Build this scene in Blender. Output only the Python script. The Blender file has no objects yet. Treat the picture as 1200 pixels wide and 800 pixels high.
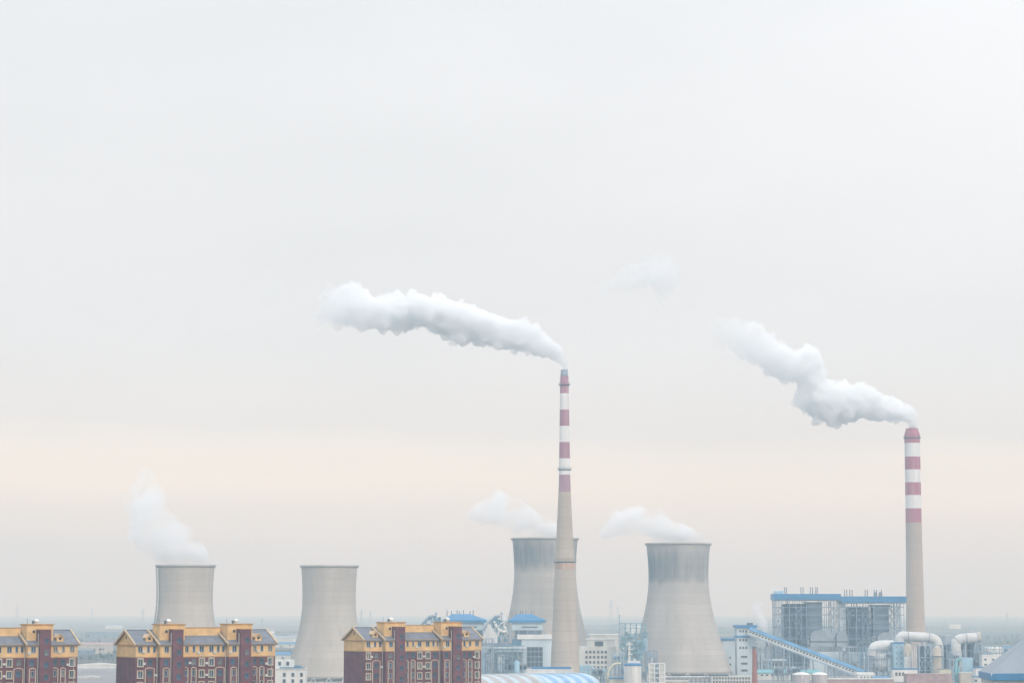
import bpy, bmesh, math, random
from mathutils import Vector, Matrix, noise
random.seed(7)
PI = math.pi
R = math.radians
scene = bpy.context.scene
COL = scene.collection

# ------------------------------------------------------------------ camera
CAM_H, F = 48.0, 2833.0                      # eye height (m), focal length in photo pixels
PITCH = math.atan(312.0 / F)
cam = bpy.data.cameras.new("camera")
cam.sensor_fit = 'HORIZONTAL'; cam.sensor_width = 36.0; cam.lens = F / 1200.0 * 36.0
cam.clip_start = 1.0; cam.clip_end = 60000.0
camo = bpy.data.objects.new("camera", cam); COL.objects.link(camo)
camo.location = (0, 0, CAM_H); camo.rotation_euler = (PI / 2 + PITCH, 0, 0)
scene.camera = camo

# ------------------------------------------------------------------ sky
SUN_EL, SUN_AZ = R(31), R(150)               # azimuth clockwise from the view direction (+Y)
world = bpy.data.worlds.new("World"); scene.world = world; world.use_nodes = True
wt = world.node_tree; wt.nodes.clear()
def wn(kind, **kw):
    n = wt.nodes.new(kind)
    for k, v in kw.items(): setattr(n, k, v)
    return n
def wmath(op, a, b=None, c=None, clamp=False):
    n = wn('ShaderNodeMath', operation=op); n.use_clamp = clamp
    for i, v in enumerate((a, b, c)):
        if v is None: continue
        if isinstance(v, (int, float)): n.inputs[i].default_value = v
        else: wt.links.new(v, n.inputs[i])
    return n.outputs[0]
wout = wn('ShaderNodeOutputWorld')
tc = wn('ShaderNodeTexCoord'); sep = wn('ShaderNodeSeparateXYZ')
wt.links.new(tc.outputs['Generated'], sep.inputs[0])
sx, sy, sz = sep.outputs
mp = wn('ShaderNodeMapping'); mp.inputs['Scale'].default_value = (5, 5, 26)
wt.links.new(tc.outputs['Generated'], mp.inputs[0])
nz = wn('ShaderNodeTexNoise'); nz.inputs['Scale'].default_value = 1.0; nz.inputs['Detail'].default_value = 6; nz.inputs['Roughness'].default_value = 0.55
wt.links.new(mp.outputs[0], nz.inputs[0])
wob = wmath('MULTIPLY', wmath('SUBTRACT', nz.outputs[0], 0.5), 0.026)
el = wmath('ADD', wmath('ADD', sz, wmath('MULTIPLY', sx, 0.022)), wob)      # cloud layers tilt slightly
ramp = wn('ShaderNodeValToRGB'); cr = ramp.color_ramp; cr.interpolation = 'EASE'
wt.links.new(wmath('DIVIDE', el, 0.30, clamp=True), ramp.inputs[0])
SKY = [(0.000, (0.68, 0.670, 0.62)), (0.012, (0.72, 0.705, 0.64)), (0.031, (0.91, 0.87, 0.755)), (0.049, (1.06, 0.99, 0.835)),
       (0.059, (1.00, 0.95, 0.832)), (0.075, (0.865, 0.86, 0.86)), (0.110, (0.835, 0.855, 0.880)), (0.170, (0.865, 0.888, 0.91)), (0.290, (0.89, 0.918, 0.948))]
while len(cr.elements) < len(SKY): cr.elements.new(0.5)
for e, (p, c) in zip(cr.elements, SKY): e.position = p / 0.30; e.color = (*c, 1)
# overcast sky: brighter towards the zenith, and a thin bright place high on the right
zen = wmath('MULTIPLY_ADD', wmath('SMOOTH_MIN', wmath('MULTIPLY', wmath('SUBTRACT', sz, 0.27), 1.6), 1.0, 0.1), 0.95, 1.0)
zen = wmath('MAXIMUM', zen, 1.0)
gd = Vector((math.sin(R(15)), math.cos(R(15)), math.tan(R(19)))).normalized()
dp = wn('ShaderNodeVectorMath', operation='DOT_PRODUCT'); wt.links.new(tc.outputs['Generated'], dp.inputs[0]); dp.inputs[1].default_value = gd
glow = wmath('MULTIPLY', wmath('POWER', wmath('MAXIMUM', dp.outputs['Value'], 0.0), 70.0), 0.22)
mp2 = wn('ShaderNodeMapping'); mp2.inputs['Scale'].default_value = (4, 4, 13); mp2.inputs['Rotation'].default_value = (0, R(-7), 0)
wt.links.new(tc.outputs['Generated'], mp2.inputs[0])
nz2 = wn('ShaderNodeTexNoise'); nz2.inputs['Scale'].default_value = 1.0; nz2.inputs['Detail'].default_value = 7; wt.links.new(mp2.outputs[0], nz2.inputs[0])
cloud = wmath('MULTIPLY', wmath('SUBTRACT', nz2.outputs[0], 0.5), 0.20)     # uneven thickness of the overcast
fac = wmath('ADD', wmath('ADD', zen, glow), cloud)
veil = wn('ShaderNodeVectorMath', operation='SCALE'); wt.links.new(ramp.outputs[0], veil.inputs[0]); wt.links.new(fac, veil.inputs['Scale'])
tint = wn('ShaderNodeMix', data_type='RGBA'); wt.links.new(wmath('MULTIPLY', wmath('SUBTRACT', sz, 0.24), 2.2, clamp=True), tint.inputs[0])
tint.inputs[6].default_value = (1, 1, 1, 1); tint.inputs[7].default_value = (0.885, 0.985, 1.09, 1)      # overhead the veil is thin and lets blue through
vt_ = wn('ShaderNodeVectorMath', operation='MULTIPLY'); wt.links.new(veil.outputs[0], vt_.inputs[0]); wt.links.new(tint.outputs[2], vt_.inputs[1])
bg2 = wn('ShaderNodeBackground'); wt.links.new(vt_.outputs[0], bg2.inputs[0]); VEIL = bg2.inputs[1]; VEIL.default_value = 0.89
nish = wn('ShaderNodeTexSky', sky_type='NISHITA', sun_disc=False, sun_elevation=SUN_EL, sun_rotation=SUN_AZ, altitude=30.0, dust_density=3.0)
bg1 = wn('ShaderNodeBackground'); wt.links.new(nish.outputs[0], bg1.inputs[0]); bg1.inputs[1].default_value = 0.05
mixs = wn('ShaderNodeMixShader'); mixs.inputs[0].default_value = 0.85      # mostly cloud veil over the clear sky
wt.links.new(bg1.outputs[0], mixs.inputs[1]); wt.links.new(bg2.outputs[0], mixs.inputs[2])
wt.links.new(mixs.outputs[0], wout.inputs[0])

# ------------------------------------------------------------------ sun
sl = bpy.data.lights.new("sun", 'SUN'); sl.energy = 1.12; sl.angle = R(14); sl.color = (1.0, 0.93, 0.83)
so = bpy.data.objects.new("sun", sl); COL.objects.link(so)
sd = Vector((math.sin(SUN_AZ) * math.cos(SUN_EL), math.cos(SUN_AZ) * math.cos(SUN_EL), math.sin(SUN_EL)))
so.rotation_euler = sd.to_track_quat('Z', 'Y').to_euler()

# ------------------------------------------------------------------ exposure, renderer
vs = scene.view_settings
vs.view_transform = 'Standard'; vs.look = 'None'; vs.exposure = 0.345; vs.gamma = 1.0; vs.use_curve_mapping = False
cy = scene.cycles
cy.max_bounces = 14; cy.diffuse_bounces = 3; cy.glossy_bounces = 2; cy.transmission_bounces = 2; cy.volume_bounces = 12
cy.use_denoising = True; cy.denoiser = 'OPENIMAGEDENOISE'; cy.caustics_reflective = False; cy.caustics_refractive = False
cy.volume_step_rate = 1.0; cy.volume_max_steps = 512; cy.use_adaptive_sampling = False

# ------------------------------------------------------------------ helpers
def at(px, py, d):
    """point at depth d (metres along +Y) seen at photo pixel (px, py)"""
    dz = d * math.tan(PITCH + math.atan((400.0 - py) / F))
    dd = d * math.cos(PITCH) + dz * math.sin(PITCH)
    return Vector(((px - 600.0) / F * dd, d, CAM_H + dz))
def gx(px, d): return at(px, 712, d).x
def gz(py, d): return at(600, py, d).z

class MB:
    def __init__(self): self.v = []; self.f = []; self.s = []
    def poly(self, pts, faces, smooth=False):
        b = len(self.v); self.v += [tuple(p) for p in pts]
        for f in faces: self.f.append(tuple(b + i for i in f)); self.s.append(smooth)
        return self
    def box(self, x0, x1, y0, y1, z0, z1):
        p = [(x0,y0,z0),(x1,y0,z0),(x1,y1,z0),(x0,y1,z0),(x0,y0,z1),(x1,y0,z1),(x1,y1,z1),(x0,y1,z1)]
        return self.poly(p, [(0,3,2,1),(4,5,6,7),(0,1,5,4),(1,2,6,5),(2,3,7,6),(3,0,4,7)])
    def beam(self, p, q, w, h=None):
        p, q = Vector(p), Vector(q); h = h or w
        d = (q - p).normalized(); up = Vector((0,0,1)) if abs(d.z) < .98 else Vector((0,1,0))
        a = d.cross(up).normalized() * w / 2; b = d.cross(a).normalized() * h / 2
        pts = [p-a-b, p+a-b, p+a+b, p-a+b, q-a-b, q+a-b, q+a+b, q-a+b]
        return self.poly(pts, [(0,1,2,3),(7,6,5,4),(4,5,1,0),(5,6,2,1),(6,7,3,2),(7,4,0,3)])
    def tube(self, pts, rs, n=16, cap=True):
        pts = [Vector(p) for p in pts]
        if isinstance(rs, (int, float)): rs = [rs] * len(pts)
        rings = []; prev = None
        for i, p in enumerate(pts):
            d = (pts[min(i+1, len(pts)-1)] - pts[max(i-1, 0)]).normalized()
            if prev is None:
                up = Vector((0,0,1)) if abs(d.z) < .9 else Vector((0,1,0)); a = d.cross(up).normalized()
            else: a = (prev - d * prev.dot(d)).normalized()
            prev = a; b = d.cross(a)
            rings.append([p + a*rs[i]*math.cos(2*PI*k/n) + b*rs[i]*math.sin(2*PI*k/n) for k in range(n)])
        V = [v for r in rings for v in r]; Fc = []
        for i in range(len(pts)-1):
            for k in range(n):
                k2 = (k+1) % n; Fc.append((i*n+k, i*n+k2, (i+1)*n+k2, (i+1)*n+k))
        self.poly(V, Fc, True)
        if cap:
            self.poly(rings[0], [tuple(range(n))[::-1]]); self.poly(rings[-1], [tuple(range(n))])
        return self
    def lathe(self, prof, n=64, close=False, c=(0,0)):
        V = []; Fc = []
        for r, z in prof:
            for k in range(n): V.append((c[0]+r*math.cos(2*PI*k/n), c[1]+r*math.sin(2*PI*k/n), z))
        m = len(prof)
        for i in range(m if close else m-1):
            j = (i+1) % m
            for k in range(n):
                k2 = (k+1) % n; Fc.append((i*n+k, i*n+k2, j*n+k2, j*n+k))
        return self.poly(V, Fc, True)
    def prism(self, pts2, a0, a1, axis='y'):
        """closed polygon in two axes, pushed along the third"""
        def m(p, t):
            return (p[0], t, p[1]) if axis == 'y' else (t, p[0], p[1]) if axis == 'x' else (p[0], p[1], t)
        n = len(pts2)
        V = [m(p, a0) for p in pts2] + [m(p, a1) for p in pts2]
        Fc = [tuple(range(n)), tuple(range(2*n-1, n-1, -1))]
        for i in range(n): j = (i+1) % n; Fc.append((j, i, n+i, n+j))
        return self.poly(V, Fc)
    def mesh(self, name, mat):
        me = bpy.data.meshes.new(name); me.from_pydata(self.v, [], self.f); me.update()
        bm = bmesh.new(); bm.from_mesh(me); bmesh.ops.recalc_face_normals(bm, faces=bm.faces); bm.to_mesh(me); bm.free()
        me.polygons.foreach_set('use_smooth', self.s)
        if mat: me.materials.append(mat)
        return me
    def build(self, name, mat, parent=None, loc=None, rz=0):
        o = bpy.data.objects.new(name, self.mesh(name, mat)); COL.objects.link(o)
        if parent: o.parent = parent
        if loc is not None: o.location = loc
        o.rotation_euler = (0, 0, rz)
        return o
def inst(me, name, parent, loc, rz=0, scale=None):
    o = bpy.data.objects.new(name, me); COL.objects.link(o); o.parent = parent; o.location = loc; o.rotation_euler = (0, 0, rz)
    if scale: o.scale = scale
    return o
def tag(o, label=None, cat=None, group=None, kind=None):
    if label: o['label'] = label
    if cat: o['category'] = cat
    if group: o['group'] = group
    if kind: o['kind'] = kind
    return o
def thing(name, label, cat, loc=(0,0,0), rz=0, group=None):
    o = bpy.data.objects.new(name, None); COL.objects.link(o); o.location = loc; o.rotation_euler = (0,0,rz)
    o.empty_display_size = 2
    return tag(o, label, cat, group)
KIDS = {}
def copy_tree(o, parent=None):
    c = o.copy(); COL.objects.link(c)
    if parent: c.parent = parent
    for ch in [x for x in list(COL.objects) if x.parent == o]: copy_tree(ch, c)
    return c

# ------------------------------------------------------------------ materials
def mat(name, col, rough=0.75, var=0.12, scale=0.3, stretch=(1,1,1), metal=0.0, spec=0.3, tint=None, rib=None):
    """plain surface with weathering: two scales of noise move the colour; rib=(axis, period) adds sheet-metal ribs"""
    m = bpy.data.materials.new(name); m.use_nodes = True; nt = m.node_tree; b = nt.nodes['Principled BSDF']
    b.inputs['Roughness'].default_value = rough; b.inputs['Metallic'].default_value = metal; b.inputs['Specular IOR Level'].default_value = spec
    t = nt.nodes.new('ShaderNodeTexCoord'); mp = nt.nodes.new('ShaderNodeMapping'); mp.inputs['Scale'].default_value = stretch
    nt.links.new(t.outputs['Object'], mp.inputs[0])
    n1 = nt.nodes.new('ShaderNodeTexNoise'); n1.inputs['Scale'].default_value = scale; n1.inputs['Detail'].default_value = 6
    nt.links.new(mp.outputs[0], n1.inputs[0])
    mx = nt.nodes.new('ShaderNodeMix'); mx.data_type = 'RGBA'
    mx.inputs[6].default_value = (*[c*(1-2.2*var) for c in col], 1) if tint is None else (*tint, 1)
    mx.inputs[7].default_value = (*[min(1, c*(1+1.1*var)) for c in col], 1)
    mr = nt.nodes.new('ShaderNodeMapRange'); mr.inputs[1].default_value = 0.3; mr.inputs[2].default_value = 0.7
    nt.links.new(n1.outputs[0], mr.inputs[0]); nt.links.new(mr.outputs[0], mx.inputs[0]); out = mx.outputs[2]
    if rib:
        sp = nt.nodes.new('ShaderNodeSeparateXYZ'); nt.links.new(t.outputs['Object'], sp.inputs[0])
        d = nt.nodes.new('ShaderNodeMath'); d.operation = 'DIVIDE'; nt.links.new(sp.outputs['XYZ'.index(rib[0])], d.inputs[0]); d.inputs[1].default_value = rib[1]
        fr = nt.nodes.new('ShaderNodeMath'); fr.operation = 'FRACT'; nt.links.new(d.outputs[0], fr.inputs[0])
        lt = nt.nodes.new('ShaderNodeMath'); lt.operation = 'LESS_THAN'; nt.links.new(fr.outputs[0], lt.inputs[0]); lt.inputs[1].default_value = rib[2] if len(rib) > 2 else 0.15
        m2 = nt.nodes.new('ShaderNodeMix'); m2.data_type = 'RGBA'; nt.links.new(lt.outputs[0], m2.inputs[0]); nt.links.new(out, m2.inputs[6])
        m2.inputs[7].default_value = (*(rib[3] if len(rib) > 3 else [c*.72 for c in col]), 1); out = m2.outputs[2]
    nt.links.new(out, b.inputs['Base Color'])
    return m
M = dict(
    yellow=mat('yellow_render', (.78,.51,.235), .8, .10, .35),
    maroon=mat('maroon_render', (.18,.062,.078), .8, .16, .4, rib=('Z', .62, .10, (.14,.075,.09))),
    slate=mat('roof_tile', (.19,.20,.235), .7, .14, .6, rib=('Z', .33, .22)),
    trim=mat('ochre_trim', (.50,.29,.12), .75, .10, .5),
    verge=mat('pale_verge', (.60,.44,.27), .75, .08, .5),
    cream=mat('cream_moulding', (.60,.52,.40), .7, .08, .8),
    frame=mat('window_frame', (.54,.53,.50), .5, .05, 1),
    glass=mat('window_glass', (.05,.085,.13), .12, .5, .35, spec=.6),
    whitepaint=mat('white_paint', (.74,.75,.73), .6, .08, .2, (1,1,.3)),
    offwhite=mat('off_white_render', (.60,.61,.57), .7, .10, .2, (1,1,.3)),
    cladpale=mat('pale_blue_cladding', (.56,.66,.72), .55, .08, .15, (1,1,.2), rib=('X', 1.6, .10)),
    cladgrey=mat('grey_cladding', (.17,.22,.29), .6, .14, .12, (1,1,.2), rib=('Z', 2.4, .12)),
    blue=mat('blue_sheet', (.022,.195,.43), .45, .10, .15, rib=('X', 1.2, .12)),
    blueflat=mat('blue_fascia', (.024,.185,.41), .45, .10, .3),
    steelmid=mat('steel_mid', (.21,.29,.39), .5, .12, .3),
    bluepale=mat('faded_blue_sheet', (.075,.23,.42), .5, .16, .15),
    steel=mat('steel_paint', (.36,.44,.54), .5, .10, .3),
    steeldark=mat('steel_dark', (.10,.13,.16), .6, .2, .3),
    steelblue=mat('steel_blue', (.10,.24,.36), .5, .15, .3),
    steelgreen=mat('steel_teal', (.22,.38,.46), .55, .15, .3),
    plant=mat('plant_grey', (.06,.095,.15), .6, .35, .16),
    plantmid=mat('plant_blue_grey', (.09,.135,.20), .6, .3, .2),
    duct=mat('duct_cladding', (.62,.64,.64), .45, .10, .15, rib=('Z', 3.1, .05)),
    ductgrey=mat('duct_grey', (.30,.35,.41), .5, .14, .15),
    tan=mat('tan_render', (.50,.45,.38), .75, .10, .2),
    pink=mat('pink_brick', (.40,.27,.26), .8, .12, .3),
    brick=mat('red_brick', (.34,.10,.07), .85, .2, .6, rib=('Z', .9, .12)),
    concrete=mat('plain_concrete', (.42,.40,.37), .85, .12, .1),
    darkopen=mat('dark_opening', (.045,.055,.075), .4, .3, .2),
    bark=mat('bark', (.10,.085,.07), .9, .2, 1),
    galvan=mat('galvanised', (.22,.23,.24), .6, .12, .4),
    roofgrey=mat('grey_sheet_roof', (.27,.31,.355), .5, .08, .1, rib=('X', 1.0, .14)),
    lightblue=mat('light_blue_panel', (.32,.52,.66), .5, .10, .2),
    teal=mat('teal_paint', (.16,.42,.47), .55, .1, .3),
    lawnroof=mat('green_yellow_roof', (.50,.50,.30), .7, .1, .3),
)

def concrete_mat(name, col, stain=None, lift=1.3):
    """slip-formed concrete: thin lift lines, vertical streaks, optional dark wet stain (z0, z1, side)"""
    m = bpy.data.materials.new(name); m.use_nodes = True; nt = m.node_tree; L = nt.links; b = nt.nodes['Principled BSDF']
    b.inputs['Roughness'].default_value = .9; b.inputs['Specular IOR Level'].default_value = .15
    N = nt.nodes.new
    t = N('ShaderNodeTexCoord'); sp = N('ShaderNodeSeparateXYZ'); L.new(t.outputs['Object'], sp.inputs[0])
    def noise_(sc, stretch, det=5):
        mp = N('ShaderNodeMapping'); mp.inputs['Scale'].default_value = stretch; L.new(t.outputs['Object'], mp.inputs[0])
        n = N('ShaderNodeTexNoise'); n.inputs['Scale'].default_value = sc; n.inputs['Detail'].default_value = det; L.new(mp.outputs[0], n.inputs[0]); return n.outputs[0]
    def mth(op, a, b_=None, c=None, cl=False):
        n = N('ShaderNodeMath'); n.operation = op; n.use_clamp = cl
        for i, v in enumerate((a, b_, c)):
            if v is None: continue
            if isinstance(v, (int, float)): n.inputs[i].default_value = v
            else: L.new(v, n.inputs[i])
        return n.outputs[0]
    def mr(v, a, b_, c=0, d=1):
        n = N('ShaderNodeMapRange'); n.interpolation_type = 'SMOOTHSTEP'; L.new(v, n.inputs[0])
        for i, x in enumerate((a, b_, c, d)): n.inputs[1+i].default_value = x
        return n.outputs[0]
    def mix(f, a, col2):
        n = N('ShaderNodeMix'); n.data_type = 'RGBA'
        if isinstance(f, (int, float)): n.inputs[0].default_value = f
        else: L.new(f, n.inputs[0])
        if isinstance(a, tuple): n.inputs[6].default_value = (*a, 1)
        else: L.new(a, n.inputs[6])
        n.inputs[7].default_value = (*col2, 1); return n.outputs[2]
    c = mix(mr(noise_(.05, (1,1,.25)), .3, .7), tuple(x*.86 for x in col), tuple(min(1, x*1.08) for x in col))
    c = mix(mth('MULTIPLY', mr(noise_(.35, (1,1,.03)), .52, .72), .35), c, tuple(x*.62 for x in col))
    # each concrete lift has its own slight tone, with a thin joint line
    zl = mth('DIVIDE', sp.outputs[2], lift * 3)
    fl = N('ShaderNodeTexWhiteNoise'); fl.noise_dimensions = '1D'; L.new(mth('FLOOR', zl), fl.inputs['W'])
    c = mix(mth('MULTIPLY', fl.outputs['Value'], .30), c, tuple(x*.7 for x in col))
    c = mix(mth('MULTIPLY', mth('LESS_THAN', mth('FRACT', zl), .09), .28), c, tuple(x*.55 for x in col))
    if stain:
        z0, z1, dx = stain
        edge = mth('ADD', sp.outputs[2], mth('MULTIPLY', mth('SUBTRACT', noise_(.12, (1,1,.15), 6), .5), 16))
        band = mth('MULTIPLY', mr(edge, z0-4, z0+4), mr(edge, z1-7, z1+5, 1, 0))
        streak = mr(noise_(.40, (1,1,.03), 5), .35, .65, .62, 1)
        side = mr(sp.outputs[0], dx-20, dx+22, 1, .55)
        c = mix(mth('MULTIPLY', mth('MULTIPLY', mth('MULTIPLY', band, streak), side), .88), c, (.085, .105, .135))
    L.new(c, b.inputs['Base Color'])
    return m

def stripes_mat(name, edges, base):
    """paint bands up a shaft: edges = [(z, colour)] from the bottom, with weathering"""
    m = bpy.data.materials.new(name); m.use_nodes = True; nt = m.node_tree; L = nt.links; b = nt.nodes['Principled BSDF']
    b.inputs['Roughness'].default_value = .7
    N = nt.nodes.new
    t = N('ShaderNodeTexCoord'); sp = N('ShaderNodeSeparateXYZ'); L.new(t.outputs['Object'], sp.inputs[0])
    c = None
    for z, col in edges:
        if c is None:
            rgb = N('ShaderNodeRGB'); rgb.outputs[0].default_value = (*col, 1); c = rgb.outputs[0]; continue
        g = N('ShaderNodeMath'); g.operation = 'GREATER_THAN'; L.new(sp.outputs[2], g.inputs[0]); g.inputs[1].default_value = z
        x = N('ShaderNodeMix'); x.data_type = 'RGBA'; L.new(g.outputs[0], x.inputs[0]); L.new(c, x.inputs[6]); x.inputs[7].default_value = (*col, 1); c = x.outputs[2]
    mp = N('ShaderNodeMapping'); mp.inputs['Scale'].default_value = (1,1,.06); L.new(t.outputs['Object'], mp.inputs[0])
    n = N('ShaderNodeTexNoise'); n.inputs['Scale'].default_value = .5; n.inputs['Detail'].default_value = 6; L.new(mp.outputs[0], n.inputs[0])
    mr = N('ShaderNodeMapRange'); L.new(n.outputs[0], mr.inputs[0]); mr.inputs[1].default_value = .45; mr.inputs[2].default_value = .75; mr.inputs[3].default_value = 0; mr.inputs[4].default_value = .45
    x = N('ShaderNodeMix'); x.data_type = 'RGBA'; L.new(mr.outputs[0], x.inputs[0]); L.new(c, x.inputs[6]); x.inputs[7].default_value = (*base, 1)
    L.new(x.outputs[2], b.inputs['Base Color'])
    return m

# ------------------------------------------------------------------ ground: one sheet of winter fields reaching the horizon
gm = bpy.data.materials.new('winter_fields'); gm.use_nodes = True
nt = gm.node_tree; L = nt.links; N = nt.nodes.new; bs = nt.nodes['Principled BSDF']; bs.inputs['Roughness'].default_value = 1.0; bs.inputs['Specular IOR Level'].default_value = 0.05
t = N('ShaderNodeTexCoord'); mp = N('ShaderNodeMapping'); mp.inputs['Scale'].default_value = (1/240, 1/430, 1); mp.inputs['Rotation'].default_value = (0,0,.16); L.new(t.outputs['Object'], mp.inputs[0])
vo = N('ShaderNodeTexVoronoi'); vo.distance = 'CHEBYCHEV'; vo.voronoi_dimensions = '2D'; vo.inputs['Scale'].default_value = 1; L.new(mp.outputs[0], vo.inputs['Vector'])
sp = N('ShaderNodeSeparateColor'); L.new(vo.outputs['Color'], sp.inputs[0])
rp = N('ShaderNodeValToRGB'); rp.color_ramp.interpolation = 'CONSTANT'
GC = [(0,(.085,.08,.08)), (.2,(.13,.115,.105)), (.38,(.065,.07,.06)), (.55,(.15,.13,.118)), (.72,(.10,.085,.09)), (.9,(.19,.175,.165))]
while len(rp.color_ramp.elements) < len(GC): rp.color_ramp.elements.new(.5)
for e, (p, c) in zip(rp.color_ramp.elements, GC): e.position = p; e.color = (*c, 1)
L.new(sp.outputs[0], rp.inputs[0])
n1 = N('ShaderNodeTexNoise'); n1.inputs['Scale'].default_value = .012; n1.inputs['Detail'].default_value = 9; L.new(t.outputs['Object'], n1.inputs[0])
mr = N('ShaderNodeMapRange'); L.new(n1.outputs[0], mr.inputs[0]); mr.inputs[1].default_value = .35; mr.inputs[2].default_value = .65; mr.inputs[3].default_value = .55; mr.inputs[4].default_value = 1.3
sc = N('ShaderNodeVectorMath'); sc.operation = 'SCALE'; L.new(rp.outputs[0], sc.inputs[0]); L.new(mr.outputs[0], sc.inputs['Scale']); L.new(sc.outputs[0], bs.inputs['Base Color'])
tag(MB().poly([(-7800,-900,0),(7800,-900,0),(7800,14800,0),(-7800,14800,0)], [(0,1,2,3)]).build('ground', gm), kind='structure')
# the plant's paved yard and a road between the flats
yardm = mat('yard_concrete', (.26,.25,.25), .9, .18, .03)
tag(MB().poly([(-420,1380,.02),(460,1380,.02),(460,1990,.02),(-420,1990,.02)], [(0,1,2,3)]).build('pavement', yardm), kind='structure')
tag(MB().poly([(-700,1285,.02),(700,1255,.02),(700,1270,.02),(-700,1300,.02)], [(0,1,2,3)]).build('road', mat('asphalt', (.055,.055,.06), .9, .15, .05)), kind='structure')

# ------------------------------------------------------------------ haze
hz = MB().box(-8000, 8000, -1200, 15000, -1.0, 302.0).build('haze', None); tag(hz, kind='stuff')
hm = bpy.data.materials.new('haze_air'); hm.use_nodes = True; hm.node_tree.nodes.clear()
ho = hm.node_tree.nodes.new('ShaderNodeOutputMaterial'); hv = hm.node_tree.nodes.new('ShaderNodeVolumePrincipled')
HAZE = 2.75e-4
hv.inputs['Color'].default_value = (.54, .745, .862, 1); hv.inputs['Absorption Color'].default_value = (.93, .52, 0, 1)
hv.inputs['Density'].default_value = HAZE; hv.inputs['Anisotropy'].default_value = 0.0
hm.node_tree.links.new(hv.outputs[0], ho.inputs['Volume']); hz.data.materials.append(hm)

# ------------------------------------------------------------------ cooling towers
strut_me = None
def cooling_tower(cx, d, top_y, rtop, rthroat, zthroat, rbase, label, stain=None, col=(.45,.43,.40), ladder=False):
    H = gz(top_y, d)
    t = thing('cooling_tower', label, 'cooling tower', (at(cx, 712, d).x, d, 0), 0, 'concrete cooling towers of the power station')
    z0 = 3.2
    bl = (zthroat - z0) / math.sqrt((rbase/rthroat)**2 - 1); bu = (H - zthroat) / math.sqrt((rtop/rthroat)**2 - 1)
    prof = []
    for i in range(49):
        z = z0 + (H - z0) * i / 48
        prof.append((rthroat * math.sqrt(1 + ((z - zthroat) / (bl if z < zthroat else bu))**2), z))
    inner = [(r - .7, z) for r, z in prof]
    MB().lathe(prof + inner[::-1], 96, True).build('shell', concrete_mat('tower_concrete', col, stain), t)
    rt = prof[-1][0]
    MB().lathe([(rt+.05, H-1.3), (rt+.9, H-1.0), (rt+.9, H+.25), (rt-.7, H+.25), (rt-.75, H-.9)], 96, True).build('rim', M['concrete'], t)
    n = 36
    sm = MB()
    rb = prof[0][0]
    sm.tube([(0, 0, 0), (0, 0, 1)], .45, 8)
    for k in range(n):
        a0, a1 = 2*PI*k/n, 2*PI*(k + (.5 if k % 2 else -.5))/n
        p, q = Vector(((rb+2.2)*math.cos(a0), (rb+2.2)*math.sin(a0), 0)), Vector(((rb-.3)*math.cos(a1), (rb-.3)*math.sin(a1), z0+.4))
        MB().tube([p, q], .42, 8).build('column', M['concrete'], t)
    MB().lathe([(rb+4, 0), (rb+4, 1.4), (rb+3.4, 1.4), (rb+3.4, 0)], 64, True).build('basin_wall', M['concrete'], t)
    if ladder:
        lad = MB(); 
        ang = R(203)
        pts = []
        for r, z in prof[8:]: pts.append(((r+1.6)*math.cos(ang), (r+1.6)*math.sin(ang), z))
        tx, ty = -math.sin(ang)*1.0, math.cos(ang)*1.0
        for s in (-1, 1):
            for a, b_ in zip(pts, pts[1:]): lad.beam((a[0]+tx*s, a[1]+ty*s, a[2]), (b_[0]+tx*s, b_[1]+ty*s, b_[2]), .28)
        for a in pts: lad.beam((a[0]-tx, a[1]-ty, a[2]), (a[0]+tx, a[1]+ty, a[2]), .25); lad.beam(a, (a[0]-1.7*math.cos(ang), a[1]-1.7*math.sin(ang), a[2]), .25)
        lad.build('access_ladder', M['steeldark'], t)
    return t
cooling_tower(217.5, 1590, 662, 18.6, 17.6, 56, 28.5, 'small pale cooling tower with a ladder, behind the middle apartment block', ladder=True, col=(.50,.455,.40))
cooling_tower(385.5, 1590, 662.5, 18.4, 17.4, 54, 28.6, 'clean grey cooling tower with no steam, beside the right apartment block', col=(.49,.45,.40))
cooling_tower(638.8, 1800, 630.5, 24.5, 22.9, 76, 38.5, 'tall cooling tower with dark stain, half hidden behind the thin chimney', stain=(78, 97, -4), col=(.47,.43,.385))
cooling_tower(795.3, 1700, 636.5, 22.5, 20.9, 70, 37.2, 'big cooling tower with dark streaked top, between the two chimneys', stain=(67, 88, -8), col=(.46,.43,.40))

# ------------------------------------------------------------------ chimneys
MAUVE = (.34,.12,.175)
RED, WHITE, CONC = (.37,.065,.115), (.74,.74,.73), (.47,.40,.33)
d = 1560
cx = 662.0
t = thing('chimney', 'thin tall red and white striped chimney in front of a cooling tower', 'chimney', (gx(cx, d), d, 0), 0, 'striped power station chimneys')
zs = lambda y: gz(y, d)
k = d / F
ztop = zs(441)
def rr(y): # half width in pixels at photo row y
    pts = [(433,4.2),(441,5.0),(460,5.2),(556,6.6),(576,7.2),(640,10.2),(656,11.4),(700,13.2),(783,16.8),(800,17.6)]
    for (a, ra), (b_, rb) in zip(pts, pts[1:]):
        if y <= b_: return (ra + (rb-ra)*(y-a)/(b_-a)) * k
    return pts[-1][1]*k
MB().lathe([(rr(y) if z is None else rr(800), zs(y) if z is None else 0) for y, z in [(800, 0)] + [(y, None) for y in (790,760,730,700,680,660)]], 40).build('lower_shaft', concrete_mat('chimney_concrete', (.50,.43,.355), lift=2.2), t)
MB().lathe([(rr(y), zs(y)) for y in (660,640,620,600,576)], 40).build('middle_shaft', concrete_mat('chimney_concrete', (.51,.43,.345), lift=2.2), t)
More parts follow.
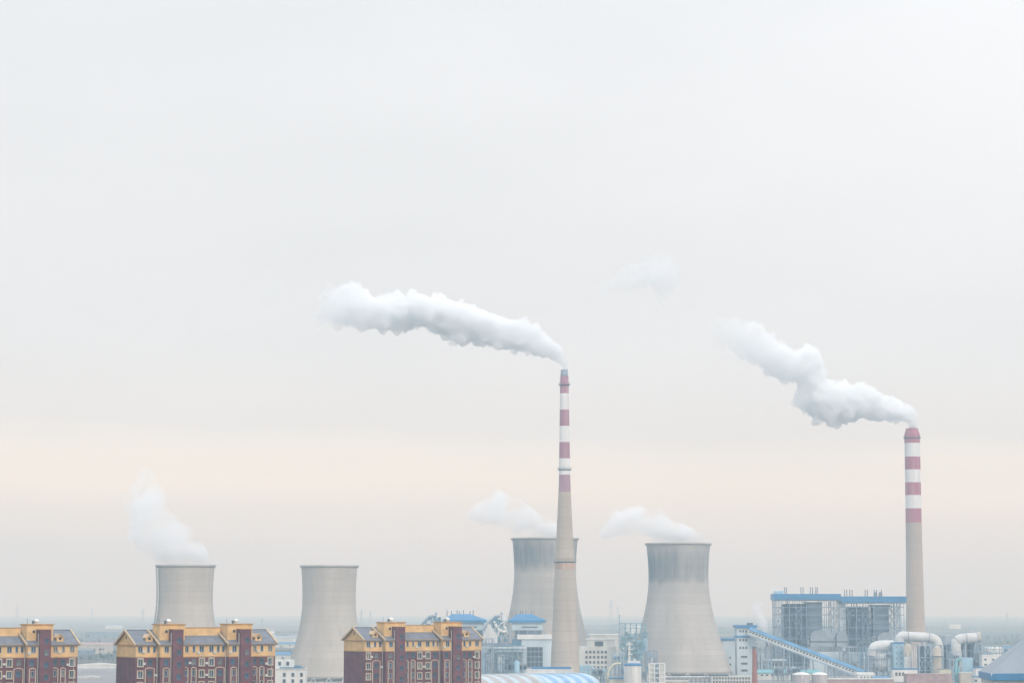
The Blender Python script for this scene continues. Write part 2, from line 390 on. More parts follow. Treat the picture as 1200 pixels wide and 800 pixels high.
MB().lathe([(rr(y), zs(y)) for y in (576,556,530,500,470,441)] + [(rr(441)-.9, zs(441)), (rr(441)-.9, zs(455))], 40).build('painted_shaft',
    stripes_mat('chimney_stripes', [(0, (.34,.17,.22)), (zs(556), WHITE), (zs(537), MAUVE), (zs(518), WHITE), (zs(499), MAUVE), (zs(480), WHITE), (zs(461), MAUVE)], (.5,.42,.42)), t)
MB().lathe([(rr(437), zs(444)), (rr(433), zs(433)), (rr(433)-.7, zs(433)), (rr(433)-.7, zs(444))], 32, True).build('flue_tip', M['ductgrey'], t)
def gallery(parent, r, z, w=1.3, h=1.5):
    g = MB(); g.lathe([(r, z), (r+w, z+.5), (r+w, z+.75), (r, z+.75)], 40, True)
    g.lathe([(r+w, z+.75+h), (r+w-.12, z+.75+h), (r+w-.12, z+.65+h), (r+w, z+.65+h)], 40, True)
    for i in range(20):
        a = 2*PI*i/20; g.beam(((r+w-.06)*math.cos(a), (r+w-.06)*math.sin(a), z+.7), ((r+w-.06)*math.cos(a), (r+w-.06)*math.sin(a), z+.7+h), .1)
    return g.build('gallery', M['steeldark'], parent)
gallery(t, rr(451), zs(452), .9, 1.2); gallery(t, rr(550), zs(551), .9, 1.2); gallery(t, rr(658), zs(659), 1.1, 1.4)
MB().lathe([(rr(662)+.05, zs(668)), (rr(660)+.35, zs(660)), (rr(660), zs(659.5))], 40).build('stained_collar', mat('rust_stain', (.50,.33,.24), .9, .15, .3, (1,1,.2)), t)

d = 1900
cx = 1070.6
t = thing('chimney', 'thick red and white striped chimney behind the blue-roofed boiler house', 'chimney', (gx(1072.5, d), d, 0), 0, 'striped power station chimneys')
zs2 = lambda y: at(cx, y, d).z
k2 = d / F
def rr2(y):
    pts = [(502,7.3),(509,9.0),(560,9.1),(612,9.3),(650,9.6),(700,10.3),(740,11.0),(784,12.2)]
    for (a, ra), (b_, rb) in zip(pts, pts[1:]):
        if y <= b_: return (ra + (rb-ra)*(y-a)/(b_-a)) * k2
    return pts[-1][1]*k2
MB().lathe([(rr2(784), 0)] + [(rr2(y), zs2(y)) for y in (775,740,700,650,612)], 40).build('lower_shaft', concrete_mat('chimney_concrete', (.50,.415,.345), lift=2.2), t)
MB().lathe([(rr2(y), zs2(y)) for y in (612,580,550,520,509)] + [(rr2(505), zs2(505.5)), (rr2(502), zs2(505)), (rr2(502), zs2(502)), (rr2(502)-.8, zs2(502)), (rr2(502)-.8, zs2(515))], 40).build('painted_shaft',
    stripes_mat('chimney_stripes', [(0, RED), (zs2(595.5), WHITE), (zs2(580), RED), (zs2(565), WHITE), (zs2(550), RED), (zs2(535), WHITE), (zs2(519), RED)], (.5,.42,.42)), t)
gallery(t, rr2(513), zs2(514), .9, 1.2); 
for a in (0, PI/2, PI, 3*PI/2):
    MB().tube([((rr2(502)-2.6)*.55*math.cos(a+.6), (rr2(502)-2.6)*.55*math.sin(a+.6), zs2(512)), ((rr2(502)-2.6)*.55*math.cos(a+.6), (rr2(502)-2.6)*.55*math.sin(a+.6), zs2(501))], 1.5, 16).build('flue', M['ductgrey'], t)

# ------------------------------------------------------------------ apartment blocks
EAVE, YB, RIDGE, ST, DEP_ = 38.3, 34.7, 41.9, 3.12, 14.5
def window_meshes(w, h, fm, sill=True, mull=True):
    fr = MB(); b = .09
    fr.box(-w/2-b, w/2+b, -.10, .02, h/2, h/2+b); fr.box(-w/2-b, w/2+b, -.16 if sill else -.10, .02, -h/2-b, -h/2)
    fr.box(-w/2-b, -w/2, -.10, .02, -h/2, h/2); fr.box(w/2, w/2+b, -.10, .02, -h/2, h/2)
    if mull: fr.box(-.035, .035, -.09, .02, -h/2, h/2)
    pn = MB().box(-w/2, w/2, -.045, .0, -h/2, h/2)
    return fr.mesh('window', fm), pn.mesh('pane', M['glass'])
W_SQ = window_meshes(1.30, 1.55, M['frame']); W_SM = window_meshes(.75, 1.55, M['frame'], mull=False)
W_DK = window_meshes(1.25, 1.5, M['steeldark'], False); W_TW = window_meshes(1.15, 1.3, M['steeldark'], False)
# bay: thick white moulded surround with sill and head
bw = MB(); W_, H_ = 1.35, 1.75
bw.box(-W_/2-.28, W_/2+.28, -.34, .02, H_/2, H_/2+.24).box(-W_/2-.34, W_/2+.34, -.42, .02, -H_/2-.26, -H_/2).box(-W_/2-.28, -W_/2, -.30, .02, -H_/2, H_/2).box(W_/2, W_/2+.28, -.30, .02, -H_/2, H_/2).box(-.05, .05, -.2, .02, -H_/2, H_/2)
W_BAY = (bw.mesh('bay_window', M['cream']), MB().box(-W_/2, W_/2, -.12, 0, -H_/2, H_/2).mesh('pane', M['glass']))
CURT = mat('curtained_glass', (.20,.205,.20), .2, .3, .8, spec=.6); BLUEG = mat('blue_glass', (.06,.12,.20), .1, .4, .5, spec=.7)
VAR = {}
prnd = random.Random(77)
def pane_choice(me):
    base = me.name.split('.')[0]
    if me not in VAR:
        lst = [me]
        for m_ in (CURT, BLUEG):
            c = me.copy(); c.materials.clear(); c.materials.append(m_); lst.append(c)
        for c in lst: VAR[c] = lst
    r_ = prnd.random(); return VAR[me][0 if r_ < .55 else 1 if r_ < .75 else 2]
def add_win(parent, kind, u, v, z, name='window'):
    f = inst(kind[0], name, parent, (u, v - .004, z)); inst(pane_choice(kind[1]), 'pane', f, (0, 0, 0)); return f
def arch(parent, u0, u1, v, ztop, zbot):
    a = MB(); w = u1 - u0; b = .24; rise = .38; n = 8
    top = [(u0 + w*i/n, ztop - rise + rise*math.sin(PI*i/n)) for i in range(n+1)]
    ins = [(u0 + b + (w-2*b)*i/n, ztop - rise - b*.2 + (rise-b*.75)*math.sin(PI*i/n)) for i in range(n+1)]
    for i in range(n):
        a.prism([top[i], top[i+1], ins[i+1], ins[i]], v-.20, v-.004)
    a.box(u0, u0+b, v-.20, v-.004, zbot, ztop-rise); a.box(u1-b, u1, v-.20, v-.004, zbot, ztop-rise)
    o = a.build('arch_surround', M['cream'], parent)
    z = 30.30
    while z > zbot:
        add_win(parent, W_SM if w < 2.6 else W_DK, (u0+u1)/2, v, z); z -= ST
    return o
def apartment(label, px, d):
    t = thing('apartment_building', label, 'apartment building', (gx(px, d), d, 0), R(30), 'maroon and yellow apartment blocks in a row')
    t.scale = (.926, 1, 1)
    S = [(0, 6.8, 0), (6.8, 14.6, -2.0), (14.6, 28.6, 0), (28.6, 36.4, -2.0), (36.4, 44.6, 0)]
    low, up, cor, band = MB(), MB(), MB(), MB()
    for i, (a, b_, v) in enumerate(S):
        e0 = .0; 
        low.box(a, b_, v, DEP_ + (.01 if v else 0), 0, YB)
        up.box(a, b_, v, DEP_ + (.01 if v else 0), YB, EAVE)
    low.build('lower_wall', M['maroon'], t); up.build('upper_wall', M['yellow'], t)
    for i, (a, b_, v) in enumerate(S):
        la, lb = (a - .45 if i in (0, 1, 3) else a + .004), (b_ + .45 if i == 4 else b_ + .25 if v else b_ - .004)
        if v: cor.box(a-.25, b_+.25, v-.35, v-.003, EAVE-.55, EAVE-.02)
        else: cor.box(a if i else a-.25, b_ - (.26 if i < 4 else -.25), v-.35, v-.003, EAVE-.55, EAVE-.02)
        if v: band.box(a-.1, b_+.1, v-.12, v-.003, YB-.12, YB+.16)
        else: band.box(a if i else a-.1, b_-(.12 if i < 4 else 0), v-.12, v-.003, YB-.12, YB+.16)
    cor.box(-.30, -.003, -.30, DEP_+.2, EAVE-.5, EAVE-.2)
    band.box(-.12, -.003, 0, DEP_, YB-.12, YB+.16)
    cor.build('cornice', M['trim'], t); band.build('string_course', M['trim'], t)
    # roofs: pitched, ridge along the block; the middle length ends in a parapet
    rf, gab = MB(), MB()
    for i, (a, b_, v) in enumerate(S):
        mid = (v + DEP_) / 2; over = .45; sl = (RIDGE - EAVE) / (mid - v)
        x0, x1 = a - (.5 if i in (0, 1, 3) else 0), b_ + (.5 if i in (1, 3, 4) else 0)
        zr = RIDGE
        if i == 2:
            vm = 4.2; zm = EAVE + .05 + (RIDGE-EAVE)*vm/7.25
            rf.prism([(v-over, EAVE-over*sl), (vm, zm), (vm, zm-.22), (v-over, EAVE-over*sl-.22)], x0, x1, 'x')
            gab.box(a, b_, 4.2, 4.6, EAVE-.2, 42.55); band2 = MB().box(a, b_, 4.05, 4.75, 42.55, 42.75).build('parapet_cap', M['trim'], t)
            rf.prism([(4.6, 42.0), (DEP_+.4, EAVE), (DEP_+.4, EAVE-.22), (4.6, 41.7)], x0, x1, 'x')
            continue
        pr = [(v-over, EAVE-over*sl+.05), (mid, zr+.05), (DEP_+over, EAVE-over*sl+.05), (DEP_+over, EAVE-over*sl-.2), (mid, zr-.2), (v-over, EAVE-over*sl-.2)]
        rf.prism(pr, x0, x1, 'x')
        gab.prism([(v+.002, EAVE), (mid, zr-.22), (DEP_-.002, EAVE)], a+.002, b_-.002, 'x')
        vends = ([x0] if i in (0, 1, 3) else []) + ([x1] if i in (4,) else [])
        for xe in vends:
            vg = MB()
            for (p, q) in (((v-over-.15, EAVE-over*sl), (mid, zr+.02)), ((mid, zr+.02), (DEP_+over+.15, EAVE-over*sl))):
                vg.beam((xe, p[0], p[1]), (xe, q[0], q[1]), .42, .55)
            vg.build('verge', M['verge'], t)
        rf.beam((x0, mid, zr+.1), (x1, mid, zr+.1), .4, .25)
    rf.build('roof', M['slate'], t); gab.build('gable_wall', M['yellow'], t)
    # little diamond vent in the end gable
    g = MB(); g.prism([(7.25, 40.75), (7.7, 40.1), (7.25, 39.45), (6.8, 40.1)], -.06, .02, 'x'); g.build('gable_vent', M['darkopen'], t)
    # stair towers and lift houses
    for (a, b_) in ((10.3, 13.6), (31.9, 35.3)):
        st = MB().box(a, b_, -2.9, 1.2, 0, 42.15).build('stair_tower', M['maroon'], t)
        cp = MB().box(a-.12, b_+.12, -3.02, .0, 42.15, 42.35).build('coping', M['trim'], st)
        for j in range(8):
            z = 39.2 - j*3.25
            f = add_win(st, W_TW, (a+b_)/2 + .35, -2.9, z)
        p0, p1 = a - 2.9, b_ + 1.7
        ph = MB().box(p0, p1, .1, 5.2, EAVE+.3, 43.45).build('lift_house', M['yellow'], t)
        MB().box(p0-.28, p1+.28, -.18, 5.48, 43.45, 43.72).build('roof_slab', M['trim'], ph)
        vt = MB().tube([(p0+2.1, .11, 41.65), (p0+2.1, .0, 41.65)], .42, 14).build('round_window', M['darkopen'], ph)
        # ventilator with a white dome, dark pipe stubs
        dm = MB(); dm.lathe([(.02, 45.05), (.35, 44.98), (.68, 44.75), (.80, 44.4), (.62, 44.1), (.4, 44.0), (.4, 43.7)], 16, c=(p0+3.4, 1.6)); dm.build('roof_ventilator', M['whitepaint'], ph)
        MB().tube([(p0+2.3, 1.5, 43.7), (p0+2.3, 1.5, 44.6)], [.28, .36], 10).build('vent_pipe', M['steeldark'], ph)
        MB().tube([(p0+1.1, 3.0, 43.7), (p0+1.1, 3.0, 45.2)], .06, 6).build('aerial', M['steeldark'], ph)
        MB().beam((a-.22, -2.12, 3), (a-.22, -2.12, 41.2), .17).build('downpipe', M['frame'], t)
    MB().beam((6.62, -.14, 3), (6.62, -.14, EAVE-.5), .17).build('downpipe', M['frame'], t)
    MB().beam((28.4, -.14, 3), (28.4, -.14, EAVE-.5), .17).build('downpipe', M['frame'], t)
    MB().beam((43.4, -.14, 3), (43.4, -.14, YB-.2), .15).build('downpipe', M['frame'], t)
    # dormers
    for (u, v0) in ((4.7, 0), (39.6, 0)):
        w = 1.05; zb, ze = 38.75, 40.0
        dm = MB().box(u-w, u+w, 1.2, 4.5, EAVE, ze).prism([(u-w, ze), (u, ze+.85), (u+w, ze)], 1.2, 4.5).build('dormer', M['yellow'], t)
        r_ = MB()
        for s in (-1, 1): r_.beam((u+s*(w+.2), 1.05, ze-.1), (u, 1.05, ze+.95), .35, .22)
        r_.prism([(u-w-.25, ze-.02), (u, ze+1.0), (u+w+.25, ze-.02), (u+w+.25, ze-.2), (u, ze+.84), (u-w-.25, ze-.2)], 1.12, 5.2)
        r_.build('dormer_roof', M['verge'], dm)
        MB().tube([(u, 1.21, 39.75), (u, 1.12, 39.75)], .42, 14).build('round_window', M['darkopen'], dm)
    # top-storey windows
    zt = 36.85
    for u, v, kd in ((1.4,0,W_SQ),(3.9,0,W_SM),(5.75,0,W_SM),(8.75,-2,W_SQ),(15.8,0,W_SQ),(18.25,0,W_SM),(20.7,0,W_SQ),(23.8,0,W_SQ),(26.0,0,W_SM),(27.6,0,W_SM),(30.3,-2,W_SQ),(37.7,0,W_SQ),(40.2,0,W_SM),(42.9,0,W_SQ)):
        add_win(t, kd, u, v, zt)
    # first maroon storey, plain dark windows
    for u, v in ((4.4,0),(8.6,-2),(15.8,0),(18.25,0),(26.7,0),(29.8,-2),(37.6,0),(40.1,0)): add_win(t, W_DK, u, v, 33.35)
    for u in (1.4, 20.7, 23.8, 42.9):
        for j in range(6): add_win(t, W_BAY, u, 0, 33.25 - j*ST, 'bay_window')
        rl = MB()
        rl.beam((u-.85, -.35, 35.1), (u+.85, -.35, 35.1), .06)
        for q in range(5): rl.beam((u-.85+q*.425, -.35, 34.5), (u-.85+q*.425, -.35, 35.1), .05)
        rl.box(u-.9, u+.9, -.42, -.003, 34.38, 34.5)
        rl.build('window_railing', M['frame'], t)
    ac = MB().box(-.42, .42, -.42, -.005, -.3, .3).mesh('air_conditioner', M['offwhite'])
    for u, v, z in ((2.55,0,33.0),(6.3,0,29.9),(19.6,0,35.9),(22.25,0,33.0),(22.25,0,29.8),(24.9,0,35.9),(29.0,-2,35.9),(41.6,0,32.7),(41.6,0,29.4),(38.9,0,36.1),(2.4,0,36.2),(16.9,0,33.1)): inst(ac, 'air_conditioner', t, (u, v, z))
    zb = 12.0
    for (a, b_, v) in ((2.85,5.9,0),(7.6,9.7,-2),(14.9,16.5,0),(17.3,19.1,0),(25.1,28.1,0),(29.1,31.2,-2),(36.6,38.7,0),(39.3,41.0,0)): arch(t, a, b_, v, 32.0, zb)
    return t
bB = apartment('maroon and yellow apartment block in the middle of the three', 160, 660)
bA = copy_tree(bB); bA['label'] = 'maroon and yellow apartment block at the left picture edge, mostly cut off'
pA = at(92, 712, 666); bA.location = (pA.x - 41.3*math.cos(R(30)), pA.y - 41.3*math.sin(R(30)), 0)
bC = copy_tree(bB); bC['label'] = 'maroon and yellow apartment block at the right, in front of the blue-roofed boiler units'
bC.location = (gx(427.5, 752), 752, 0)
for blk in (bA, bC):
    for o in blk.children_recursive:
        if o.type == 'MESH' and o.data in VAR: o.data = pane_choice(o.data)
for blk, cut in ((bA, 2), (bC, 5)):                                  # the blocks do not all carry the same boxes
    acs = [o for o in blk.children if o.name.startswith('air_conditioner')]
    for o in acs[cut::3]: bpy.data.objects.remove(o)
bB['label'] = 'maroon and yellow apartment block whose roof overlaps the cooling tower with a ladder'

# ------------------------------------------------------------------ generic plant pieces
def wbox(name, label, cat, px0, px1, ytop, d, depth, m, ybase=None, group=None, rz=0, roof=None, roofm=None, wins=(), winm=None, over=.6, winname='window', rooft=1.0):
    """flat-roofed building: pixel extents at depth d; wins = [(rows of photo y), (columns of photo x), w, h]"""
    x0, x1 = gx(px0, d), gx(px1, d); H = gz(ytop, d); w = x1 - x0
    t = thing(name, label, cat, (x0, d, 0), rz, group)
    MB().box(0, w, 0, depth, 0, H - (rooft if roof else 0)).build('wall', m, t)
    if roof == 'flat': MB().box(-over, w+over, -over, depth+over, H-rooft, H).build('roof', roofm, t)
    if roof == 'gable': MB().prism([(-over, H-rooft), (w/2, H+rooft*1.4), (w+over, H-rooft), (w+over, H-rooft-.4), (-over, H-rooft-.4)], -over, depth+over).build('roof', roofm, t)
    if roof == 'shed': MB().prism([(-over, H-rooft), (depth+over, H+rooft), (depth+over, H+rooft-.5), (-over, H-rooft-.5)], -over, w+over, 'x').build('roof', roofm, t)
    if wins:
        ys, xs, ww, hh = wins
        fr = MB().box(-ww/2-.15, ww/2+.15, -.08, .0, -hh/2-.15, hh/2+.15).mesh(winname, M['frame']); pn = MB().box(-ww/2, ww/2, -.14, -.083, -hh/2, hh/2).mesh('pane', M['darkopen'])
        for y in ys:
            for x in xs:
                f = inst(fr, winname, t, (gx(x, d) - x0, -.003, gz(y, d))); inst(pn, 'pane', f, (0,0,0))
    return t, w, H
def frame_grid(xs, ys, zs, w=.6, hw=.45, brace=()):
    g = MB()
    for x in xs:
        for y in ys: g.beam((x, y, 0), (x, y, zs[-1]), w)
    for z in zs:
        for y in ys: g.beam((xs[0], y, z), (xs[-1], y, z), hw)
        for x in xs: g.beam((x, ys[0], z), (x, ys[-1], z), hw)
    for (i, j) in brace:
        y = ys[0]; g.beam((xs[i], y, zs[j]), (xs[i+1], y, zs[j+1]), hw*.8); g.beam((xs[i+1], y, zs[j]), (xs[i], y, zs[j+1]), hw*.8)
    return g

# ------------------------------------------------------------------ boiler house under the long blue roof
d = 1770; s = d / F
x0 = gx(909, d); Wd = gx(1059, d) - x0; DEP = 46
X = lambda px: gx(px, d) - x0
Z = lambda py: gz(py, d)
bh = thing('boiler_house', 'long open steel boiler house with a blue roof beside the thick chimney', 'boiler house', (x0, d, 0), R(-3.5))
for (a, b_, z0, z1) in ((X(906.5), X(985), 702, 695.5), (X(985)+.01, X(1061), 705.2, 698.5)):
    rf = MB().prism([(-2, Z(z0)), (-2, Z(z1)), (DEP/2, Z(z1)+.25), (DEP+2, Z(z1)), (DEP+2, Z(z0))], a, b_, 'x').build('roof', M['blue'], bh)
    MB().box(a+.5, b_-.5, -.5, DEP+.5, Z(z0)-1.0, Z(z0)-.01).build('soffit', M['steel'], rf)
cols = [X(p) for p in (909, 914, 917.5, 925, 932.5, 939, 945, 963, 970.5, 976, 983, 993, 1003, 1010, 1017, 1023, 1042, 1047, 1053, 1058)]
lev = [Z(y) for y in (776, 765, 757, 748, 735, 720, 711, 704.5)]
sg = MB()
for yv in (0, DEP*.5, DEP):
    for i, x in enumerate(cols):
        sg.beam((x, yv, 0), (x, yv, Z(705 if x > X(985) else 702)-.4), .62 if i % 3 == 0 else .38)
    for z in lev[:-1]: sg.beam((cols[0], yv, z), (cols[-1], yv, z), .5)
for x in cols[::2]:
    for z in lev[:-1]: sg.beam((x, 0, z), (x, DEP, z), .4)
for i in (0, 1, 4, 9, 13, 17):
    for j in range(3, 6): sg.beam((cols[i], 0, lev[j]), (cols[i+1], 0, lev[j+1]), .32); sg.beam((cols[i+1], 0, lev[j]), (cols[i], 0, lev[j+1]), .32)
sg.build('steel_frame', M['steelmid'], bh)
MB().box(X(983.5), X(991), 3, 12, 0, Z(707)).build('lift_shaft', M['cladpale'], bh)
rnd = random.Random(3)
for (a, fa, fb, wa, wb) in ((919, 946.5, 963, 976.5, 982), (993, 1024, 1041, 1047.5, 1053)):
    off = 0 if a < 980 else 3.2
    # dense machinery: bunkers, pipes and walkways
    MB().box(X(a), X(a+26), 6, DEP-6, 0, Z(707+off)).build('coal_bunker', M['plant'], bh)
    mc, ml = MB(), MB()
    for q in range(95):
        px = rnd.uniform(a-1, a+26); py = rnd.uniform(710+off, 752); w = rnd.uniform(.6, 3.4); h = rnd.uniform(.5, 2.6)
        (mc if q % 3 else ml).box(X(px), X(px)+w, rnd.uniform(1.2, 4.0), 5.7, Z(py)-h, Z(py))
    for q in range(16):
        px = rnd.uniform(a-1, a+26); p2 = rnd.uniform(712, 735); mc.tube([(X(px), 2.4+q*.1, Z(760)), (X(px), 2.4+q*.1, Z(p2))], rnd.uniform(.25, .55), 8)
    mc.build('pipework', M['plantmid'], bh); ml.build('equipment', M['cladgrey'], bh)
    lw = MB()
    for z in (757, 748, 741, 735, 727.5, 720, 713):
        lw.box(X(a-6), X(fb+2), 1.0, 1.5, Z(z+off)-.15, Z(z+off)+.15); lw.box(X(a-6), X(fb+2), .2, .3, Z(z+off)+.95, Z(z+off)+1.1)
    lw.build('walkway', M['plantmid'], bh)
    MB().box(X(fa), X(fb), 3, DEP-10, Z(745), Z(707+off)).build('furnace', M['cladgrey'], bh)
    MB().box(X(fa-1), X(fb+1), 2.2, DEP-8, Z(707+off)+.01, Z(705+off)).build('furnace_top', M['steeldark'], bh)
    MB().box(X(wa), X(wb), 2.0, 9.0, Z(737), Z(706+off)).build('white_duct', M['whitepaint'], bh)
    zg = MB()
    pts = [(X(wa-2.5), 4, Z(706+off))]
    for q in range(6): pts += [(X(wa-1.2 if q % 2 else wa-5.5), 4, Z(709+off+q*4.6))]
    zg.tube(pts, .95, 8); zg.build('zigzag_pipe', M['whitepaint'], bh)
    # big bent flue ducts at the foot
    for (p0, p1, yt) in ((fa+2, wa-1, 737), (wa+2.5, wa+15 if a < 980 else wa+9, 738.5)):
        dk = MB(); c0, c1 = X(p0), X(p1); zt, zb = Z(yt+off), Z(757+off); n = 10
        prof = [(c0, zb), (c0, zt-4.5)] + [(c0+(c1-c0)*.5-(c1-c0)*.5*math.cos(PI*i/n), zt-4.5+4.5*math.sin(PI*i/n)) for i in range(1, n)] + [(c1, zt-4.5), (c1, zb)]
        dk.prism(prof, -6, 7); dk.build('flue_duct', M['ductgrey'], bh)
        MB().box(c0-.4, c1+.4, -6.4, 7.4, zb+3.2, zb+4.1).build('duct_flange', M['steeldark'], bh)
    MB().box(X(fa+1 if a < 980 else a-1), X(wb+8), -9, -1.5, 0, Z(763)).build('fan_hall', M['cladpale'], bh)
# short exhaust stacks in a row along the roof
for q, px in enumerate((920.5, 922.5, 939.5, 942, 950.5, 953, 956.8, 958.6, 990.5, 993, 996.5, 999.3, 1014.5, 1017, 1025, 1028, 1033.5)):
    zr = Z(695.5 if px < 985 else 698.5)
    MB().tube([(X(px), 8, zr-.3), (X(px), 8, zr+5.0)], .34, 8).build('exhaust_stack', M['galvan'], bh)
for px in (1027, 1033):
    zr = Z(698.5); MB().lathe([(1.3, zr), (1.3, zr+2.2), (.9, zr+3.2), (.02, zr+3.4)], 12, c=(X(px), 12)).build('roof_fan', M['galvan'], bh)
MB().box(X(908), X(919), 6, 16, Z(695.5)-.2, Z(692)).build('roof_hut', M['lightblue'], bh)

# ------------------------------------------------------------------ coal conveyor and its transfer tower
d = 1700
t, w, H = wbox('transfer_tower', 'pale blue tower with blue bands where the sloping conveyor ends', 'tower', 863, 885, 732, d, 14, M['cladpale'],
     roof='flat', roofm=M['blueflat'], over=1.2, rooft=1.9, wins=((739, 749.5, 758.5), (867, 870.5, 874), 1.2, 1.6))
MB().box(-.7, w*.72, -.7, 14.6, gz(746.5, d), gz(744.2, d)).build('blue_band', M['blueflat'], t)
MB().box(w*.6, w*.9, 4, 8, H, H+1.6).build('roof_hut', M['steeldark'], t)
for y in (769, 777, 785):
    fr = MB().box(w*.22, w*.55, -.12, -.003, gz(y, d)-.7, gz(y, d)+.7).build('window', M['darkopen'], t)
wbox('annex_tower', 'pale narrow annex with a blue cap between cooling tower and transfer tower', 'building', 846, 862, 747.5, 1752, 12, M['cladpale'], roof='flat', roofm=M['blueflat'], over=.8, rooft=1.4, wins=((770, 778), (855,), 1.2, 1.4))
p0 = at(879, 739.5, 1698); p1 = at(1013, 790.5, 1640)
cv = thing('conveyor_gallery', 'long sloping coal conveyor gallery with blue roof and white side', 'conveyor', (p0.x, p0.y, 0))
a, b_ = Vector((0,0,p0.z)), Vector((p1.x-p0.x, p1.y-p0.y, p1.z)); dr = (b_-a).normalized(); side = Vector((dr.y, -dr.x, 0)).normalized(); upv = side.cross(dr)
if upv.z < 0: upv = -upv
def sweep(poly, m, name, e0=0.0, e1=1.0):
    A, B = a.lerp(b_, e0), a.lerp(b_, e1); n = len(poly)
    V = [A + side*u + upv*v for u, v in poly] + [B + side*u + upv*v for u, v in poly]
    mb = MB().poly(V, [tuple(range(n)), tuple(range(2*n-1, n-1, -1))] + [(j, i, n+i, n+j) for i in range(n) for j in [(i+1) % n]])
    return mb.build(name, m, cv)
sweep([(-2.6,-1.7),(2.6,-1.7),(2.6,1.4),(-2.6,1.4)], M['whitepaint'], 'gallery_wall')
sweep([(-3.1,1.42),(3.1,1.42),(3.1,1.8),(0,3.3),(-3.1,1.8)], M['bluepale'], 'roof')
sweep([(2.62,-2.4),(2.95,-2.4),(2.95,-1.6),(2.62,-1.6)], M['steel'], 'edge_girder')
wm = MB().box(-.6, .6, -.06, .06, -.5, .5).mesh('window', M['darkopen'])
for q in range(34):
    f = (q + .7) / 35.5; p = a.lerp(b_, f) + side*2.66 + upv*.15
    o = inst(wm, 'window', cv, p, math.atan2(dr.y, dr.x))
for f in (.15, .34, .52, .70):
    p = a.lerp(b_, f); tr = MB()
    for s_ in (-1, 1):
        for e_ in (-2.2, 2.2):
            q = p + side*e_ + Vector((s_*2.6, 0, 0)); tr.beam((q.x, q.y, 0), (p.x+e_*side.x+s_*1.5, p.y+e_*side.y, p.z-2.2), .7)
    for z in (p.z*.33, p.z*.66): tr.beam((p.x-2.6+side.x*2.2, p.y+side.y*2.2, z), (p.x+2.6+side.x*2.2, p.y+side.y*2.2, z), .35); 
    tr.build('trestle', M['steel'], cv)

wbox('conveyor_house', 'white head house at the lower end of the sloping conveyor', 'building', 1004, 1024, 788.5, 1628, 9, M['whitepaint'], roof='shed', roofm=M['offwhite'], over=.3, rooft=.6, wins=((793,), (1008, 1012, 1016, 1020), 1.0, 1.0))
# brick chimney, small
d = 1500
t = thing('brick_chimney', 'short red brick chimney in front of the pale transfer tower', 'chimney', (gx(883.5, d), d, 0))
MB().lathe([(1.75, 0), (1.6, 8), (1.3, gz(760, d)), (1.3, gz(758.5, d))], 20).build('shaft', M['brick'], t)
MB().lathe([(1.3, gz(759.5, d)), (1.6, gz(758.8, d)), (1.6, gz(757, d)), (1.0, gz(757, d)), (1.0, gz(760, d))], 20, True).build('crown', M['steeldark'], t)

